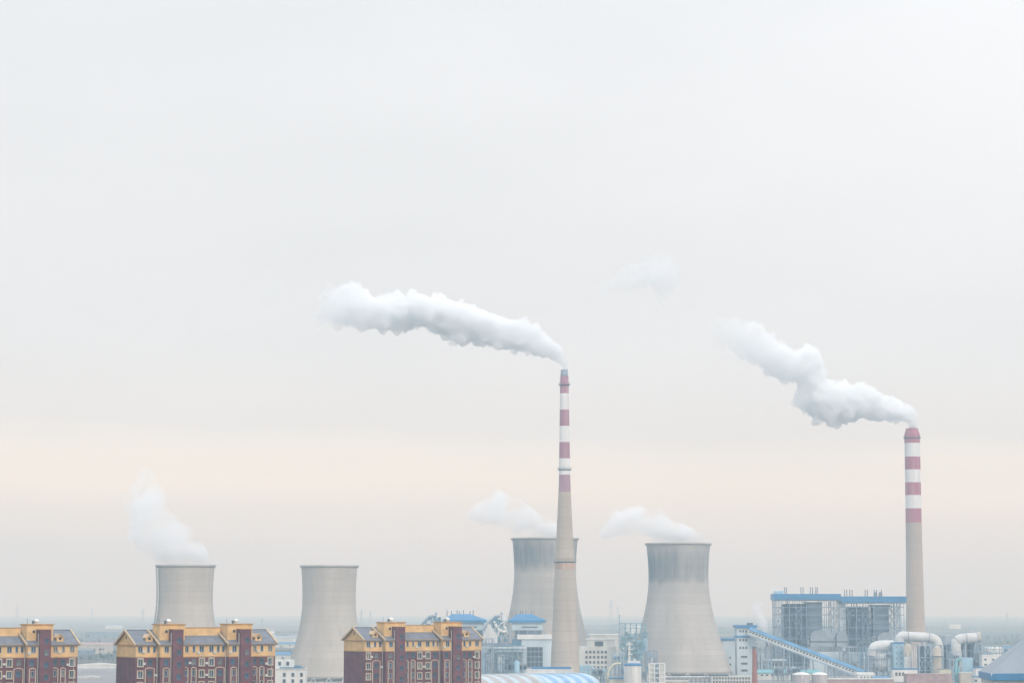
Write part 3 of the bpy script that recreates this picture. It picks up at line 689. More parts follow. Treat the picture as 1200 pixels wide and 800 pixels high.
# ------------------------------------------------------------------ left boiler units with blue roofs
UG = 'blue-roofed boiler units of the older plant'
def boiler_unit(label, pa, pb, d, sid):
    s = d/F; x0 = gx(pa, d)
    X = lambda px: gx(px, d) - x0
    Z = lambda py: gz(py, d)
    t = thing('boiler_unit', label, 'boiler unit', (x0, d, 0), 0, UG)
    w = X(pb)
    MB().poly([(-1,-1,Z(729)),(w+1,-1,Z(729)),(w+1,30,Z(729)),(-1,30,Z(729)),(-1,-1,Z(726)),(w+1,-1,Z(726)),(w+1,30,Z(726)),(-1,30,Z(726)),(5,10,Z(719)),(w*.62,10,Z(719)),(w*.62,20,Z(719)),(5,20,Z(719))],
      [(0,3,2,1),(0,1,5,4),(1,2,6,5),(2,3,7,6),(3,0,4,7),(4,5,9,8),(5,6,10,9),(6,7,11,10),(7,4,8,11),(8,9,10,11)]).build('roof', M['blue'], t)
    MB().box(1, w-1, 1.2, 28, Z(737.5), Z(729)-.01).build('upper_wall', M['cladpale'], t)
    MB().box(w*.34, w*.8, .9, 1.19, Z(735.2), Z(733.6)).build('louvre', M['steeldark'], t)
    MB().box(3, w-2, 3, 28, 0, Z(737.5)-.01).build('boiler_wall', M['cladgrey'], t)
    fg = frame_grid([0, w*.25, w*.5, w*.75, w], [0, 29], [Z(782), Z(772), Z(763), Z(755), Z(747), Z(738)], .6, .4, [(0,2),(1,3),(3,2),(2,4)]); fg.build('steel_frame', M['steel'], t)
    for q, px in enumerate((.05, .16, .30, .36, .46, .62, .70)):
        MB().tube([(w*px, 13, Z(722)), (w*px, 13, Z(715.5 if q % 2 else 714.5))], .32, 8).build('exhaust_stack', M['galvan'], t)
    rn = random.Random(sid)
    # head machinery left of the roof: bins, drums, pipes in a frame
    hx0, hx1 = X(pa-22), -1.2
    hf = frame_grid([hx0, hx0+(hx1-hx0)*.33, hx0+(hx1-hx0)*.66, hx1], [2, 14], [Z(778), Z(765), Z(755), Z(745), Z(735), Z(727)], .5, .4, [(0,3),(2,3),(1,1),(0,1)]); hf.build('tower_frame', M['steelgreen'], t)
    mm = MB()
    for q in range(26):
        x = rn.uniform(hx0, hx1-3); z = Z(rn.uniform(726, 755)); mm.box(x, x+rn.uniform(1, 3.4), rn.uniform(1.0, 3), 12, z, z+rn.uniform(1, 3.2))
    mm.build('machinery', M['steelblue'], t)
    m2 = MB()
    for q in range(9):
        x = rn.uniform(hx0+1, hx1-2); z = Z(rn.uniform(724, 742)); m2.tube([(x, .6, z), (x+rn.uniform(-3, 4), .6+rn.random(), z+rn.uniform(-5, 2))], rn.uniform(.5, 1.1), 10)
    m2.build('pipework', M['whitepaint'], t)
    m3 = MB(); m3.tube([(hx0-6, 4, Z(737)), (hx0-2, 4, Z(730)), (hx0+2.5, 4, Z(722)), (hx0+6, 4, Z(721.5))], 1.1, 10); m3.build('inclined_duct', M['ductgrey'], t)
    MB().tube([(hx0+7, 6, Z(726)), (hx0+7, 6, Z(716.5))], .4, 8).tube([(hx0+7, 6, Z(719.5)), (hx0+7, 6, Z(718))], 1.0, 10).build('vent_mast', M['steel'], t)
    MB().lathe([(2.3, Z(735)), (2.3, Z(727)), (1.7, Z(723.5)), (.02, Z(722))], 20, c=(hx1-3.4, 5)).build('cyclone', M['duct'], t)
    return t
boiler_unit('blue hip-roofed boiler unit just above the right end of the apartment roof', 521, 568.5, 1705, 5)
boiler_unit('blue hip-roofed boiler unit standing left of the thin chimney', 598, 638, 1690, 11)
d = 1660
t = thing('turbine_hall', 'long pale hall with a white roof below the blue-roofed boiler units', 'hall', (gx(548, d), d, 0))
X = lambda px: gx(px, d) - gx(548, d)
Z = lambda py: gz(py, d)
MB().box(0, X(647), 0, 22, 0, Z(756)).build('wall', M['cladpale'], t)
MB().box(-.6, X(600), -.6, 22.4, Z(756)+.01, Z(753.5)).build('parapet', M['cladgrey'], t)
MB().box(X(611), X(647), 2, 20, Z(756)+.02, Z(748.5)).build('roof_block', M['cladpale'], t)
MB().box(X(606), X(648), 1, 21, Z(748.5)+.01, Z(743.5)).build('white_roof', M['whitepaint'], t)
MB().prism([(X(566), Z(746)), (X(572), Z(730)), (X(576), Z(735)), (X(583), Z(745)), (X(583), Z(753)), (X(566), Z(753))], 3, 10).build('white_chute', M['whitepaint'], t)
gl = MB().box(X(617.5), X(636), -.25, -.004, Z(781), Z(757.5)).build('window', M['darkopen'], t)
gb = MB()
for i in range(5): gb.box(X(617.5+i*18.5/4)-.14, X(617.5+i*18.5/4)+.14, -.45, -.26, Z(781), Z(757.5))
for y in (757.5, 763, 769, 775, 781): gb.box(X(617.5), X(636), -.5, -.27, Z(y)-.18, Z(y)+.18)
gb.build('glazing_bars', M['steel'], gl)
for x in (566, 575.5, 585, 594, 603.5, 612): MB().beam((X(x), -1.2, 0), (X(x), -1.2, Z(757)), .5).build('pilaster', M['steel'], t)
for (xa, xb) in ((579, 573), (595, 599), (607.5, 611)): MB().beam((X(xa), -2.4, Z(762)), (X(xb), -2.4, Z(779)), 1.0).build('hopper_chute', M['tan'], t)
for px in (571, 597, 612): 
    fr = MB().box(X(px)-3, X(px)+3, -.3, -.004, Z(784), Z(779)).build('loading_door', M['darkopen'], t)
fg = frame_grid([X(p) for p in (577, 583, 589, 595, 601, 607, 613)], [-9, -1], [Z(769), Z(763), Z(759.5), Z(756)], .35, .3, [(0,1),(2,1),(4,1)]); fg.build('pipe_frame', M['steelgreen'], t)
MB().tube([(X(566), -5, Z(759)), (X(616), -5, Z(759))], .8, 10).tube([(X(569), -7, Z(762.5)), (X(612), -7, Z(762.5))], .55, 10).build('steam_pipe', M['duct'], t)

sb = MB(); rn2 = random.Random(41)
for q in range(9): sb.tube([(X(601+q*1.75), 3.0, Z(764)), (X(601+q*1.75), 3.0, Z(rn2.uniform(747, 752)))], rn2.uniform(.5, .8), 10)
sb.build('vent_pipe', M['steelblue'], t)
MB().box(X(600), X(617), 4.2, 9, Z(758), Z(750)).build('filter_block', M['plant'], t)
for q in range(30):
    x = X(rn2.uniform(568, 614)); z = Z(rn2.uniform(760, 780)); MB().box(x, x+rn2.uniform(.8, 3.2), -6.0, -3.0, z, z+rn2.uniform(.5, 2.2)).build('equipment', M['cladgrey'], t)
for px, r_ in ((570, 2.2), (588, 1.8), (605.5, 2.0)): MB().lathe([(r_, 0), (r_, Z(775)), (r_*.6, Z(773.2)), (.02, Z(772.8))], 18, c=(X(px), -11)).build('tank', M['lightblue'], t)

# ------------------------------------------------------------------ barrel-vaulted sheds in front
def vault(label, pxc, pyc, d, W, Lh, rise, wall, yaw, m, m2):
    wall = gz(pyc, d + Lh/2*math.sin(yaw)) - rise
    c = at(pxc, pyc, d); t = thing('vaulted_shed', label, 'shed', (c.x, d, 0), yaw, 'barrel-vaulted storage sheds')
    n = 18; pts = [(W/2*math.cos(PI*i/n)*-1, wall + rise*math.sin(PI*i/n)) for i in range(n+1)]
    MB().prism([(-W/2+.3, 0)] + [(x*.985, z-.15) for x, z in pts] + [(W/2-.3, 0)], -Lh/2+.4, Lh/2-.4, 'x').build('wall', M['offwhite'], t)
    r_ = MB()
    k = int(Lh/4.6)
    V = []; Fs = []
    a = MB(); b2 = MB()
    for j in range(k):
        y0, y1 = -Lh/2 + Lh*j/k, -Lh/2 + Lh*(j+1)/k
        tgt = a if j % 2 else b2
        b0 = [(y0, x, z + (.12 if j % 2 else 0)) for x, z in pts]; b1 = [(y1, x, z + (.12 if j % 2 else 0)) for x, z in pts]
        tgt.poly(b0+b1, [(i, i+1, n+1+i+1, n+1+i) for i in range(n)], True)
    a.build('roof_sheet', m, t); b2.build('translucent_strip', m2, t)
    return t
vault('vaulted shed with grey and pale striped roof beside the apartment block', 543, 788.3, 1370, 41, 90, 7.0, 3.6, R(42), mat('shed_sheet_grey', (.40,.38,.38), .5, .1, .1), mat('shed_strip_pale', (.48,.58,.64), .4, .1, .1))
vault('vaulted shed with bright blue striped roof below the thin chimney', 612, 787.6, 1460, 41, 90, 7.0, 3.8, R(42), mat('shed_sheet_blue', (.22,.42,.66), .45, .1, .1), mat('shed_strip_light', (.46,.62,.76), .4, .1, .1))
t, w, H = wbox('pipe_gallery', 'thin white covered pipe gallery behind the blue shed roof', 'gallery', 617, 672, 783.8, 1520, 3, M['whitepaint'], roof='flat', roofm=M['whitepaint'], over=.3, rooft=.6)
wbox('low_store', 'low store with a blue roof at the foot of the thin chimney', 'building', 624, 668, 781, 1535, 10, M['cladpale'], roof='flat', roofm=M['blueflat'], over=.6, rooft=1.3)

# ------------------------------------------------------------------ office, lattice plant, silos between chimney and big tower
d = 1660
t, w, H = wbox('office_building', 'white office block with rows of square windows right of the thin chimney', 'building', 678, 722, 757, d, 16, M['offwhite'],
     wins=((763.5, 769.5, 775.5, 781.5), (687, 691.5, 696, 700.8, 705.3, 709.5), 1.5, 1.7))
X = lambda px: gx(px, d) - gx(678, d)
MB().box(X(688), X(720), 3, 14, H+.01, gz(749, d)).build('roof_block', M['offwhite'], t)
MB().box(X(687), X(721), 2.4, 14.6, gz(749, d)+.01, gz(748, d)).build('roof_slab', M['whitepaint'], t)
MB().box(X(697), X(707), 2.7, 2.99, gz(756.5, d), gz(751, d)).build('dark_opening', M['darkopen'], t)
MB().box(X(678), X(692), -3, -.01, 0, gz(779, d)).build('porch', M['lightblue'], t)
wbox('far_hall', 'pale flat hall behind the white office block', 'building', 690, 727, 742.5, 2050, 18, M['offwhite'], roof='flat', roofm=M['whitepaint'], over=.5, rooft=1)

d = 1650
x0 = gx(726, d); X = lambda px: gx(px, d) - x0; Z = lambda py: gz(py, d)
t = thing('lattice_plant', 'open blue-green steel lattice structure left of the big cooling tower', 'steel structure', (x0, d, 0))
frame_grid([X(p) for p in (726, 733, 739, 746, 752, 757)], [0, 9], [Z(y) for y in (781, 773, 765, 758, 751, 744, 736, 730)], .5, .4, [(0,4),(1,5),(2,4),(3,3),(4,5),(0,2),(1,1),(3,1),(2,2),(4,3),(2,6),(0,6)]).build('steel_frame', M['steelgreen'], t)
mm = MB(); rn = random.Random(9)
for q in range(40):
    x = X(rn.uniform(726, 755)); z = Z(rn.uniform(742, 780)); mm.box(x, x+rn.uniform(1, 4), rn.uniform(.8, 3), 8, z, z+rn.uniform(.6, 2.4))
mm.build('machinery', M['steelgreen'], t)
MB().tube([(X(725.8), -1, 0), (X(725.8), -1, Z(720))], .4, 8).build('mast', M['steel'], t)
for (px, yt, yb, r_) in ((749, 752, 772, 2.6), (755, 749, 766, 2.2), (738, 757, 772, 2.0)):
    MB().lathe([(r_, Z(yb)), (r_, Z(yt)), (r_*.7, Z(yt)+1.2), (.02, Z(yt)+1.6)], 18, c=(X(px), 4.5)).build('vessel', M['lightblue'], t)
MB().tube([(X(737), -1.2, Z(752)), (X(737), -1.2, Z(776))], .9, 10).build('white_riser', M['whitepaint'], t)
for y in (755, 761, 767): MB().box(X(735.4), X(741), -2.6, -.1, Z(y), Z(y-1.1)).build('platform', M['whitepaint'], t)

d = 1480
t = thing('silo', 'white cylindrical silo with a blue rim in front of the lattice structure', 'silo', (gx(741, d), d, 0))
MB().lathe([(5.2, 0), (5.2, gz(779.5, d))], 32).build('body', mat('silo_white', (.66,.66,.63), .6, .12, .5, (1,1,.05)), t)
MB().lathe([(5.0, gz(779.7, d)), (5.35, gz(779.5, d)), (5.35, gz(777.5, d)), (4.2, gz(776.6, d)), (.02, gz(776.4, d))], 32).build('rim', M['blueflat'], t)
MB().box(-3, 4.6, -.6, .6, gz(776.4, d), gz(773.8, d)).box(.6, 1.8, -.8, .8, gz(776.3, d), gz(771.2, d)).build('hatch_house', M['whitepaint'], t)
rl = MB()
for i in range(18):
    a_ = 2*PI*i/18; rl.beam((5.2*math.cos(a_), 5.2*math.sin(a_), gz(777.5, d)), (5.2*math.cos(a_), 5.2*math.sin(a_), gz(775.4, d)), .09)
rl.lathe([(5.15, gz(775.4, d)), (5.25, gz(775.4, d)), (5.25, gz(775.2, d)), (5.15, gz(775.2, d))], 32, True); rl.build('railing', M['frame'], t)
d = 1490
x0 = gx(760.5, d)
t = thing('stair_tower', 'white open zigzag stair tower between the silo and the big cooling tower', 'stair tower', (x0, d, 0))
w = gx(778.5, d) - x0; H = gz(777, d)
frame_grid([0, w*.33, w*.67, w], [0, 5], [H*.2, H*.4, H*.6, H*.8, H], .7, .45).build('frame', M['whitepaint'], t)
MB().box(.4, w*.3, .6, 4.4, 0, H-.3).box(w*.72, w-.4, .6, 4.4, 0, H-.3).build('side_wall', M['offwhite'], t)
for i in range(5):
    z0, z1 = H*.2*i, H*.2*(i+1); q = (w*.36, w*.64)
    MB().beam((q[i % 2], 1.4, z0+.4), (q[1-i % 2], 1.4, z1-.2), 1.0, .35).build('stair_flight', M['steeldark'], t)
t, w, H = wbox('pump_house', 'small cream pump house with a blue roof left of the white silo', 'building', 714, 729.5, 793.5, 1490, 7, mat('cream_render', (.62,.58,.46), .75, .08, .3), roof='flat', roofm=M['blueflat'], over=.5, rooft=.7)
d = 1500
t = thing('process_pipe', 'pale yellow bent process pipe beside the white silo', 'pipe', (gx(712, d), d, 0))
zz = lambda y: gz(y, d)
qx = lambda p: gx(p, d) - gx(712, d)
MB().tube([(0,0,0), (0,0,zz(791)), (qx(713),0,zz(786)), (qx(716),0,zz(781)), (qx(719),0,zz(778)), (qx(723),0,zz(777)), (qx(727.5),0,zz(777))], .7, 12).build('pipe', mat('pipe_yellow', (.60,.60,.42), .5, .1, .3), t)
MB().beam((qx(717.5), .3, 0), (qx(717.5), .3, zz(780)), .5).build('support', M['frame'], t)
MB().beam((qx(727), .3, 0), (qx(727), .3, zz(777.8)), .5).build('support', M['steel'], t)

# ------------------------------------------------------------------ low things along the bottom of the plant
t, w, H = wbox('pipe_bridge', 'low grey pipe bridge running along the foot of the big cooling tower', 'pipe bridge', 779, 851, 793.6, 1560, .5, M['concrete'])
bpy.data.objects.remove([o for o in COL.objects if o.parent == t][0])
frame_grid([w*i/14 for i in range(15)], [0, 3], [H-2.4, H], .4, .3).build('frame', M['galvan'], t)
MB().tube([(0, 1, H+.5), (w, 1, H+.5)], .45, 10).tube([(0, 2.2, H+.4), (w, 2.2, H+.4)], .35, 10).build('pipe', M['duct'], t)
wbox('cream_wall_building', 'low pinkish building below the pipe bridge, right of the stair tower', 'building', 779, 806, 797, 1545, 8, M['tan'], roof='flat', roofm=M['offwhite'], over=.3, rooft=.5)
t, w, H = wbox('workshop', 'long low workshop with two rows of windows by the brick chimney', 'workshop', 833, 880, 791.5, 1552, 10, M['offwhite'], wins=((794.2, 798.4), tuple(836+i*3.4 for i in range(13)), 1.1, 1.3))
MB().box(-.2, w*.42, -.3, 10.2, H+.01, H+1.0).build('dark_parapet', M['steeldark'], t)
wbox('long_shed', 'long pale shed with a teal roof edge under the conveyor', 'shed', 887, 960, 786, 1640, 14, M['offwhite'], roof='shed', roofm=M['teal'], over=.5, rooft=.8, wins=((790.5,), tuple(892+i*6 for i in range(10)), 1.6, 1.0))
wbox('substation', 'grey flat substation with dark window band behind the conveyor', 'building', 884, 920, 772, 1725, 12, M['cladgrey'], roof='flat', roofm=M['cladpale'], over=.4, rooft=1, wins=((778,), (888, 892, 896, 900, 905, 909, 914), 1.6, 2.0))
for i, (pa, pb, yt, lab) in enumerate(((927.5, 948, 787, 'left white domed tank roof below the conveyor'), (950, 968.5, 787, 'right white domed tank roof below the conveyor'))):
    d = 1535; r_ = (gx(pb, d)-gx(pa, d))/2
    t = thing('domed_tank', lab, 'tank', ((gx(pa, d)+gx(pb, d))/2, d, 0), 0, 'white domed tanks')
    zt = gz(yt, d)
    MB().lathe([(r_, 0), (r_, zt-1.5)], 32).build('body', mat('tank_pinkgrey', (.46,.42,.43), .7, .15, .6, (1,1,.1)), t)
    MB().lathe([(r_+.15, zt-1.6), (r_+.1, zt-1.3), (r_*.75, zt-.55), (r_*.4, zt-.12), (.02, zt)], 32).build('dome', M['whitepaint'], t)
t, w, H = wbox('brick_warehouse', 'long low pink brick warehouse under the lower end of the conveyor', 'warehouse', 968, 1046, 794.5, 1535, 12, M['pink'], roof='flat', roofm=M['offwhite'], over=.4, rooft=.6)
wbox('loading_canopy', 'small canopy with a sloping blue roof at the conveyor foot', 'shed', 1024, 1042, 793.5, 1560, 9, M['offwhite'], roof='shed', roofm=M['blueflat'], over=.5, rooft=.7)

# ------------------------------------------------------------------ right-hand gas cleaning plant
d = 1640
t, w, H = wbox('pump_tower', 'pale blue tower block with a dark blue cap below the white duct', 'tower', 1046.5, 1058.5, 752, d, 9, M['lightblue'], roof='flat', roofm=M['blueflat'], over=.3, rooft=1.0, wins=((758, 764.5, 771, 777), (1049.5, 1055.5), .6, .9))
wbox('switch_house', 'white switch house with three dark windows below the pale blue tower', 'building', 1045.5, 1074, 782.5, 1605, 9, M['whitepaint'], roof='flat', roofm=M['blueflat'], over=.3, rooft=.8, wins=((789.3,), (1049, 1053, 1057), 1.3, 2.2))
def duct(label, pts, r, d, caps, legs):
    x0 = gx(pts[0][0], d); t = thing('flue_duct', label, 'duct', (x0, d, 0), 0, 'big white flue gas ducts')
    P = [Vector((gx(x, d)-x0, (0 if len(q) < 1 else q[0]), gz(y, d))) for x, y, *q in pts]
    # smooth the bends
    for _ in range(2):
        Q = [P[0]]
        for p, q in zip(P, P[1:]): Q += [p.lerp(q, .25), p.lerp(q, .75)]
        P = Q + [P[-1]]
    MB().tube(P, r, 24).build('duct', M['duct'], t)
    fl = MB()
    for f in (0.05, .35, .6, .9):
        i = min(len(P)-2, int(f*len(P))); dv = (P[i+1]-P[i]).normalized(); fl.tube([P[i]-dv*.25, P[i]+dv*.25], r+.22, 24)
    fl.build('flange', M['ductgrey'], t)
    if caps: MB().tube([P[-1], P[-1]+(P[-1]-P[-2]).normalized()*1.8], r*1.06, 24).build('end_cap', M['tan'], t)
    lg = [MB().beam((gx(x, d)-x0, oy, 0), (gx(x, d)-x0, oy, gz(y, d)-r*.6), .6).build('leg', M['steel'], t) for x, y, oy in legs]
    return t
duct('white bent flue duct passing in front of the thick chimney base', [(1053, 756), (1054, 744.5), (1064, 745.5), (1080, 746.0), (1092, 747.0), (1098.5, 752), (1099, 768)], 3.3, 1655, False, ((1066, 746, 2), (1080, 746, 2), (1066, 746, -2), (1080, 746, -2)))
duct('white rising flue duct with a tan end cap, right of the other duct', [(1119.5, 768), (1119.5, 752), (1124, 748), (1136, 747.2), (1145, 746.2)], 3.4, 1655, True, ((1130, 748, 2), (1142, 747, 2), (1130, 748, -2), (1142, 747, -2)))
d = 1665
t = thing('absorber_tank', 'squat pale grey absorber tank standing between the two white ducts', 'tank', (gx(1108.5, d), d, 0), 0)
MB().lathe([(3.1, 0), (3.1, gz(745, d)), (2.6, gz(743.6, d)), (.02, gz(743.2, d))], 24).build('body', M['ductgrey'], t)
MB().lathe([(3.1, gz(756.5, d)), (3.6, gz(756.3, d)), (3.6, gz(755, d)), (3.1, gz(754.8, d))], 24, True).build('platform', M['steeldark'], t)
d = 1630
x0 = gx(1060, d); X = lambda p: gx(p, d)-x0; Z = lambda y: gz(y, d)
t = thing('scrubber_tower', 'steel frame with cross braces carrying the white bent duct', 'steel structure', (x0, d, 0))
frame_grid([X(1076), X(1083), X(1090)], [0, 8], [Z(785), Z(770), Z(755)], .75, .55, [(0,0),(1,1),(1,0)]).build('steel_frame', M['steel'], t)
MB().box(X(1076.5), X(1089.5), 2, 7.5, 0, Z(757)).build('machine_house', M['plant'], t)
for i, p in enumerate((1060.5, 1063, 1065.6, 1068.2, 1071, 1073.5)): MB().tube([(X(p), 1, 0), (X(p), 1, Z((772, 764, 768, 762, 759, 757)[i]))], .42, 10).build('riser_pipe', M['duct'], t)
MB().lathe([(3.0, Z(769)), (3.0, Z(757.5)), (1.2, Z(754))], 20, c=(X(1064.5), 5)).build('hopper', M['tan'], t)
d = 1620
t = thing('silo', 'small tan silo between the scrubber frame and the filter building', 'silo', (gx(1097.5, d), d, 0))
MB().lathe([(2.9, 0), (2.9, gz(769, d)), (3.0, gz(768.5, d)), (3.0, gz(767.5, d)), (2.6, gz(767, d)), (2.6, gz(759, d)), (1.2, gz(756.5, d)), (.02, gz(756.2, d))], 20).build('body', M['tan'], t)
MB().lathe([(2.9, gz(769.2, d)), (3.4, gz(769, d)), (3.4, gz(768, d)), (2.9, gz(767.9, d))], 20, True).build('platform', M['steeldark'], t)
d = 1660
x0 = gx(1104, d); X = lambda p: gx(p, d)-x0; Z = lambda y: gz(y, d)
t = thing('filter_building', 'grey columned filter building under the rising white duct', 'building', (x0, d, 0))
MB().box(0, X(1150), 2, 22, 0, Z(755)).build('wall', M['plant'], t)
MB().box(X(1123), X(1151.5), .2, 23, Z(755)+.01, Z(751.5)).build('top_deck', M['ductgrey'], t)
for p in (1104.5, 1108.5, 1113, 1118.5, 1124.5, 1128, 1132, 1137, 1141, 1145, 1149): MB().beam((X(p), .8, 0), (X(p), .8, Z(755.5)), .7).build('column', M['steel'], t)
for y in (762, 771): MB().box(0, X(1150), .6, .95, Z(y)-.25, Z(y)+.25).build('walkway', M['steel'], t)
for (p0_, p1_, yt, m_, yy, nm) in ((1122.5, 1135, 769.5, 'lightblue', -12, 'blue_annex'), (1112, 1116, 758, 'lightblue', -3, 'blue_annex'), (1138, 1143, 773, 'cladgrey', -4, 'grey_annex')):
    MB().box(X(p0_), X(p1_), yy, yy+5.5, 0, Z(yt)).build(nm, M[m_], t)
wbox('storehouse', 'white two-storey storehouse with four dark windows near the big grey roof', 'building', 1149.5, 1180, 767, 1640, 10, M['whitepaint'], roof='flat', roofm=M['whitepaint'], over=.3, rooft=.5, wins=((772.2, 778.2), (1153.5, 1162.5, 1171.5), 1.6, 1.1))
wbox('storehouse', 'white store with blue-edged roof directly below the two-storey storehouse', 'building', 1142, 1170, 781, 1600, 9, M['whitepaint'], roof='flat', roofm=M['blueflat'], over=.4, rooft=.6, wins=((790,), (1148, 1154), 1.3, 1.3))
wbox('storehouse', 'lowest white store at the bottom edge beside the blue fascia', 'building', 1140, 1166, 791.8, 1540, 9, M['offwhite'], roof='flat', roofm=M['blueflat'], over=.3, rooft=.5, wins=((797,), (1141.8, 1149.5), 1.5, 1.5))
wbox('kiosk', 'small pale yellow kiosk between the tan silo and the teal pipe', 'building', 1100, 1113, 783, 1590, 7, mat('kiosk_yellow', (.62,.60,.46), .7, .08, .3), roof='flat', roofm=M['cladgrey'], over=.2, rooft=.4)
wbox('plain_hut', 'tall plain cream hut without windows at the bottom edge', 'building', 1124, 1138.5, 787.5, 1560, 7, M['tan'], roof='flat', roofm=M['offwhite'], over=.2, rooft=.4)
wbox('brick_warehouse', 'pink brick warehouse below the scrubber frame at the bottom edge', 'warehouse', 1061, 1114, 789, 1560, 12, M['pink'], roof='flat', roofm=M['pink'], over=.2, rooft=.5)
d = 1570
t = thing('process_pipe', 'thin teal vertical pipe between the kiosk and the plain cream hut', 'pipe', (gx(1119, d), d, 0))
MB().tube([(0,0,0), (0,0,gz(776, d)), (1.2,0,gz(772, d)), (3.5,0,gz(771.5, d))], .9, 12).tube([(1.8,1,0), (1.8,1,gz(781, d))], .7, 10).build('pipe', M['teal'], t)
# round horizontal vessels and big bent ducts at the end of the boiler house
d = 1650
for (px, py, w_, r_, lab) in ((1029, 769, 17, 2.6, 'middle slim grey duct left of the pale blue tower'), (1031, 779, 15, 4.0, 'lowest fat ribbed vessel left of the pale blue tower')):
    x0 = gx(px-w_/2*1.0, d); t = thing('gas_vessel', lab, 'vessel', (x0, d, 0), 0, 'grey gas vessels and ducts')
    L_ = gx(px+w_/2, d)-x0; z = gz(py, d)
    prof = [(0, .02), (.12, r_*.55), (.7, r_*.88), (1.6, r_)] ; pts = [(x_, 0, z) for x_, _ in prof] + [(L_-x_, 0, z) for x_, _ in prof[::-1]]
    MB().tube(pts, [q for _, q in prof] + [q for _, q in prof[::-1]], 24).build('body', M['duct'], t)
    b2 = MB()
    for i in range(1, 6): b2.tube([(L_*i/6-.2, 0, z), (L_*i/6+.2, 0, z)], r_+.18, 24)
    b2.build('rib', M['ductgrey'], t)
    for f in (.2, .8): MB().box(L_*f-.5, L_*f+.5, -r_*.6, r_*.6, 0, z-r_*.75).build('leg', M['steel'], t)

x0 = gx(1022, d); X = lambda p: gx(p, d)-x0; Z = lambda y: gz(y, d)
t = thing('gas_duct', 'big pale bent gas duct left of the pale blue tower', 'duct', (x0, d, 0), 0, 'grey gas vessels and ducts')
P = [Vector((X(1046), 3, Z(756))), Vector((X(1031), 0, Z(756))), Vector((X(1023), 0, Z(758))), Vector((X(1021), 0, Z(768)))]
for _ in range(2):
    Q = [P[0]]
    for p, q in zip(P, P[1:]): Q += [p.lerp(q, .25), p.lerp(q, .75)]
    P = Q + [P[-1]]
MB().tube(P, 3.6, 24).build('duct', M['duct'], t)
MB().tube([(X(1021), 0, Z(768)), (X(1021), 0, Z(773))], [3.6, 1.6], 24).tube([(X(1021), 0, Z(773)), (X(1021), 0, 0)], 1.2, 12).build('outlet_cone', M['ductgrey'], t)
frame_grid([X(1015.5), X(1028), X(1040)], [-4.5, 5], [Z(780), Z(770), Z(760)], .5, .4, [(0,0),(1,0)]).build('steel_frame', M['steel'], t)

# big grey roof with a blue fascia, nearest thing at the right edge
d = 1050
t = thing('warehouse', 'large warehouse with a grey pitched roof and broad blue fascia at the right edge', 'warehouse', (gx(1160, d), d, 0), R(-4))
X = lambda p: gx(p, d)-gx(1160, d); Z = lambda y: gz(y, d)
MB().box(.6, 62, .6, 40, 0, Z(797)).build('wall', M['offwhite'], t)
MB().poly([(0,-.5,Z(788.3)),(64,-.5,Z(788.3)),(64,41,Z(788.3)),(0,41,Z(788.3)),(22,20,Z(739)),(42,20,Z(739))], [(0,1,5,4),(1,2,5),(2,3,4,5),(3,0,4),(3,2,1,0)]).build('roof', M['roofgrey'], t)
MB().prism([(-.6, Z(796.5)), (.4, Z(788.4)), (64, Z(788.4)), (64, Z(796.5))], -1.0, -.52).prism([(-1, Z(796.5)), (-.5, Z(788.4)), (41, Z(788.4)), (41, Z(796.5))], -.61, -.1, 'x').build('fascia', M['blueflat'], t)

# small open process frames that crowd the plant between the big pieces
def process_frame(label, px0, px1, ytop, d, seed, nx=3, mach='steelgreen', fr='steel', dep=8):
    x0 = gx(px0, d); w = gx(px1, d) - x0; H = gz(ytop, d); rn = random.Random(seed)
    t = thing('process_unit', label, 'steel structure', (x0, d, 0), 0, 'small open steel process frames of the plant')
    xs = [w*i/nx for i in range(nx+1)]; nz = max(2, int(H/4.2)); zs_ = [H*(i+1)/nz for i in range(nz)]
    br = [(rn.randrange(nx), rn.randrange(nz-1)) for _ in range(nx+1)] if nz > 1 else []
    frame_grid(xs, [0, dep], zs_, .38, .3, br).build('steel_frame', M[fr], t)
    rl = MB()
    for z in zs_: rl.beam((0, -.2, z+1.0), (w, -.2, z+1.0), .1)
    for x in [w*i/(nx*3) for i in range(nx*3+1)]: rl.beam((x, -.2, zs_[-1]), (x, -.2, zs_[-1]+1.0), .08)
    rl.build('handrail', M['frame'], t)
    for q in range(nx+1):
        r_ = rn.uniform(.9, 1.7); z0 = rn.choice(zs_[:-1] or [0]); hh = rn.uniform(2.5, 5.5); cx = rn.uniform(r_, max(r_+.1, w-r_))
        if q % 2: MB().lathe([(.02, z0+.2), (r_, z0+.8), (r_, z0+hh), (.02, z0+hh+.9)], 14, c=(cx, dep*.45)).build('vessel', M[rn.choice(('lightblue', 'duct', 'ductgrey'))], t)
        else: MB().box(cx-r_, cx+r_, 1.2, dep-1, z0+.02, z0+hh*.8).build('machine', M[mach], t)
    for q in range(nx+2):
        xa = rn.uniform(0, w); xb = rn.uniform(0, w); z = rn.choice(zs_); y = .5+.5*q
        MB().tube([(xa, y, 0), (xa, y, z+.5), (xb, y, z+.5), (xb, y, z*.4)], rn.uniform(.22, .42), 8).build('pipe', M[rn.choice(('duct', 'steelblue', 'whitepaint', 'ductgrey'))], t)
    return t
